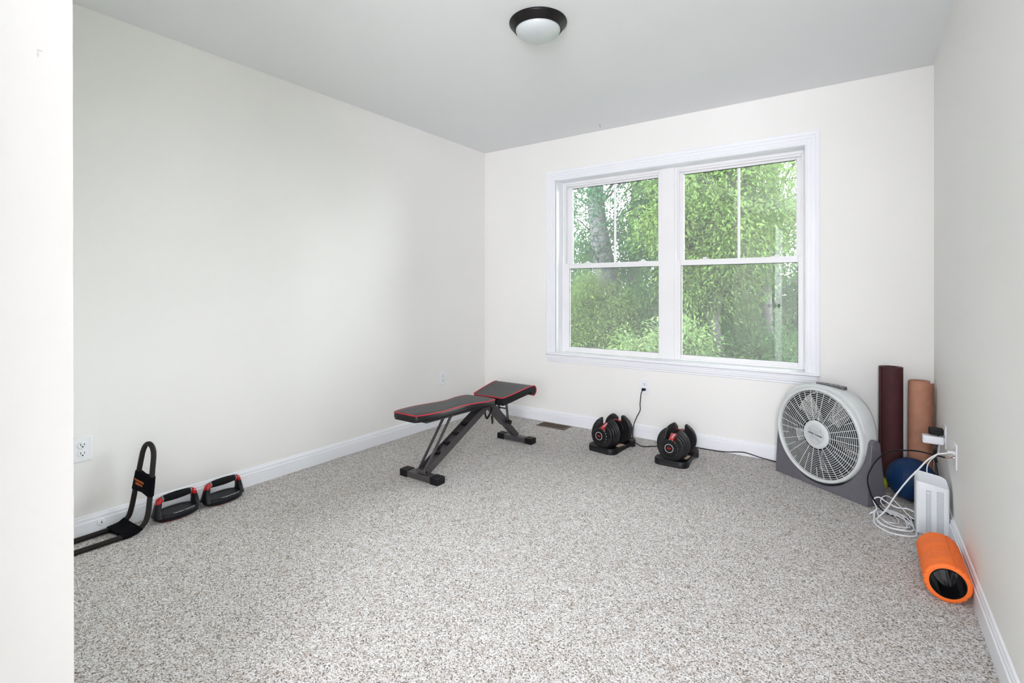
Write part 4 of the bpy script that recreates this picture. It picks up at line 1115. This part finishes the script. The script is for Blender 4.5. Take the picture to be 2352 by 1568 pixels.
# ================================================================== OUTSIDE
gnd = MB().box((-30, 0.17, -0.9), (30, 40, -0.62)).build('ground', mat('grass_ground', (0.06, 0.10, 0.025), 0.95, var=0.5, scale=6, bump=0.6, bscale=40), smooth=0)
gnd['kind'] = 'structure'; gnd['label'] = 'grassy ground outside the window'
BARK = mat('bark', (0.014, 0.013, 0.013), 0.9, var=0.35, scale=12, bump=0.9, bscale=30)
LEAF_A = mat_leaf('leaf_mid_green', (0.012, 0.032, 0.013), (0.044, 0.080, 0.026))
LEAF_B = mat_leaf('leaf_yellow_green', (0.024, 0.049, 0.013), (0.074, 0.108, 0.033))
LEAF_C = mat_leaf('leaf_cool_green', (0.012, 0.032, 0.019), (0.043, 0.080, 0.045))
LEAF_D = mat_leaf('leaf_pale_green', (0.040, 0.075, 0.026), (0.120, 0.160, 0.072), 0.45)  # pale shrub leaves, brightened further to offset low light near the ground
GLAREBARK = mat('glare_bark', (0.045, 0.044, 0.050), 0.9, var=0.35, scale=9, bump=0.9, bscale=30)  # bark lightened to paint in glare on the two left trunks
rng = np.random.default_rng(11)

def foliage(centres, per, spread, size, mtl, parent, droop=0.35):
    """leaves scattered around twig ends; one mesh of pointed folded leaves"""
    per = int(per * 2.6); size *= 0.74
    c = np.repeat(np.asarray(centres, float), per, axis=0); n = len(c)
    off = rng.normal(0, 1, (n, 3)) * np.array(spread)
    base = c + off
    d = off / (np.linalg.norm(off, axis=1, keepdims=True) + 1e-6) + rng.normal(0, 0.6, (n, 3)); d[:, 2] -= droop
    d /= np.linalg.norm(d, axis=1, keepdims=True)
    up = np.array([0, 0, 1.0]) + rng.normal(0, 0.45, (n, 3))
    s = np.cross(d, up); s /= np.linalg.norm(s, axis=1, keepdims=True) + 1e-9
    nn = np.cross(s, d)
    L_ = (size * rng.uniform(0.65, 1.35, n))[:, None]; w = L_ * rng.uniform(0.15, 0.24, n)[:, None]
    a = base; m1 = base + d * L_ * 0.42 - nn * L_ * 0.04; tip = base + d * L_ - nn * L_ * 0.10
    l = m1 + s * w + nn * L_ * 0.06; r = m1 - s * w + nn * L_ * 0.06
    V = np.stack([a, l, tip, r], axis=1).reshape(-1, 3)
    me = bpy.data.meshes.new('foliage'); me.vertices.add(len(V)); me.vertices.foreach_set('co', V.ravel().astype(np.float32))
    idx = np.arange(n)[:, None] * 4
    tri = np.concatenate([idx + np.array([[0, 1, 2]]), idx + np.array([[0, 2, 3]])], axis=1).reshape(-1)
    me.loops.add(len(tri)); me.loops.foreach_set('vertex_index', tri.astype(np.int32))
    me.polygons.add(n * 2); me.polygons.foreach_set('loop_start', np.arange(0, n * 6, 3, dtype=np.int32))
    at = me.attributes.new('tint', 'FLOAT', 'POINT'); at.data.foreach_set('value', np.repeat(np.repeat(rng.uniform(0, 1, len(centres)), per), 4).astype(np.float32))  # random tone per cluster; lighter clusters stand in for sunlit branches
    me.materials.append(mtl); me.update(); me.validate()
    o = link('foliage', me, parent); o['kind'] = 'stuff'
    return o

def tree(label, x, y, h, r_tr, crown_c, crown_r, ncl, per, leaf, mtl, lean=(0, 0), bark=None, group='trees outside the window'):
    t = thing('tree', label, 'tree', (x, y, -0.62), 0, group)
    zb = 0.0
    pts = [(lean[0] * k / 6 + 0.06 * math.sin(k * 1.7 + x), lean[1] * k / 6, zb + h * k / 6) for k in range(7)]
    pts[0] = (0, 0, -0.02)
    MB().tube(curve(pts, 4), [r_tr * (1.15 - 0.75 * i / 24) for i in range(25)], 12).build('trunk', bark or BARK, t, smooth=60)
    # clusters on the crown, denser outside
    C = []
    for k in range(ncl):
        v = rng.normal(0, 1, 3); v /= np.linalg.norm(v); q = rng.uniform(0.35, 1.0) ** 0.6
        C.append(np.array(crown_c) + v * np.array(crown_r) * q)
    bm_ = MB()
    for k in range(0, min(ncl, 60), 3):
        p = C[k]; z0 = min(max(p[2] - 0.7, h * 0.15), h * 0.92); f = z0 / h
        a = (lean[0] * f, lean[1] * f, z0); mid = tuple((np.array(a) * 0.45 + p * 0.55) + np.array([0, 0, 0.12]))
        bm_.tube(curve([a, mid, tuple(p)], 3), [0.028, 0.024, 0.02, 0.016, 0.012, 0.009, 0.005][:7], 5)
    bm_.build('branches', BARK, t, smooth=60, fix=False)
    foliage(C, per, (0.20, 0.20, 0.15), leaf, mtl, t)
    return t

tree('tall tree with a stout grey trunk behind the upper left sash', -1.15, 5.6, 6.0, 0.24, (0.1, -0.3, 3.4), (2.0, 1.1, 1.7), 120, 90, 0.10, LEAF_C, lean=(-0.5, 0), bark=GLAREBARK)
tree('tree with a slanting grey trunk beside the stout one', -0.55, 6.4, 6.0, 0.17, (0.7, 0.0, 3.0), (1.5, 1.1, 2.2), 120, 90, 0.10, LEAF_A, lean=(0.35, 0), bark=GLAREBARK)
tree('leafy tree filling the middle of the window behind the mullion', 0.75, 5.0, 4.6, 0.09, (0.0, 0.0, 2.7), (1.15, 1.0, 1.9), 130, 110, 0.095, LEAF_A, lean=(0.1, 0))
tree('yellow-green tree close outside the right sash', 1.25, 4.1, 4.2, 0.07, (-0.15, 0.0, 2.9), (0.85, 0.8, 1.5), 110, 110, 0.090, LEAF_B, lean=(-0.2, 0))
tree('slim dark-trunked tree behind the right half of the right sash', 1.72, 5.2, 5.6, 0.085, (0.5, 0.3, 3.7), (1.3, 1.0, 1.3), 42, 60, 0.10, LEAF_B, lean=(0.05, 0))
tree('thin-crowned tree at the far right of the window view', 3.4, 6.5, 5.2, 0.14, (-0.6, 0, 2.4), (1.9, 1.2, 2.0), 62, 60, 0.10, LEAF_A)
tree('tree at the far left of the window view', -3.9, 7.0, 5.4, 0.2, (0.2, 0, 2.4), (1.8, 1.3, 2.0), 110, 80, 0.11, LEAF_B)
tree('broad dark tree deep in the wood behind the left window', -2.2, 9.5, 5.0, 0.2, (0, 0, 2.0), (2.4, 1.2, 1.8), 110, 90, 0.13, LEAF_A)
tree('broad dark tree deep in the wood behind the right window', 1.2, 9.5, 4.8, 0.2, (0, 0, 2.2), (2.4, 1.2, 1.9), 130, 90, 0.13, LEAF_C)
tree('broad tree deep in the wood at the far right', 5.0, 9.8, 4.8, 0.2, (0, 0, 1.8), (2.4, 1.2, 2.0), 90, 80, 0.13, LEAF_A)

def shrub(label, x, y, r, ncl, per, leaf, mtl):
    t = thing('shrub', label, 'shrub', (x, y, -0.62), 0, 'shrubs outside the window')
    C = []
    for k in range(ncl):
        v = rng.normal(0, 1, 3); v /= np.linalg.norm(v); q = rng.uniform(0.4, 1.0)
        C.append(np.array([0, 0, r[2]]) + v * np.array(r) * q)
    s = MB()
    for k in range(8):
        p = C[k]; s.tube(curve([(0.05 * math.cos(k), 0.05 * math.sin(k), 0.0), tuple(p * np.array([0.5, 0.5, 0.6])), tuple(p)], 3), 0.008, 5)
    s.build('stems', BARK, t, smooth=60, fix=False)
    foliage(C, per, (0.14, 0.14, 0.11), leaf, mtl, t, 0.2)
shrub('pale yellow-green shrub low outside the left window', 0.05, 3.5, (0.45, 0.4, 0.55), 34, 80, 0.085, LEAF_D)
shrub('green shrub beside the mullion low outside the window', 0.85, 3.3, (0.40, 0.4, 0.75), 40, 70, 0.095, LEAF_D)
shrub('bushy cool green shrub low at the far left of the window', -1.05, 4.6, (0.9, 0.6, 1.05), 90, 90, 0.085, LEAF_B)
shrub('bushy shrub low behind the right sash', 1.75, 4.3, (0.7, 0.5, 0.65), 60, 80, 0.085, LEAF_A)
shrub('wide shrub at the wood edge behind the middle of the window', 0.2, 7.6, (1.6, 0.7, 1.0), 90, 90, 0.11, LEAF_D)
shrub('wide shrub at the wood edge on the right', 3.2, 7.8, (1.6, 0.7, 1.0), 80, 90, 0.11, LEAF_C)
shrub('wide shrub at the wood edge on the left', -2.9, 7.6, (1.6, 0.7, 1.1), 90, 90, 0.11, LEAF_A)
shrub('tall thicket far back behind the left window', -3.2, 11.5, (2.2, 0.8, 1.55), 120, 90, 0.14, LEAF_C)
shrub('tall thicket far back behind the mullion', -0.2, 11.8, (2.2, 0.8, 1.50), 120, 90, 0.14, LEAF_A)
shrub('tall thicket far back behind the right window', 2.8, 11.6, (2.2, 0.8, 1.50), 120, 90, 0.14, LEAF_C)
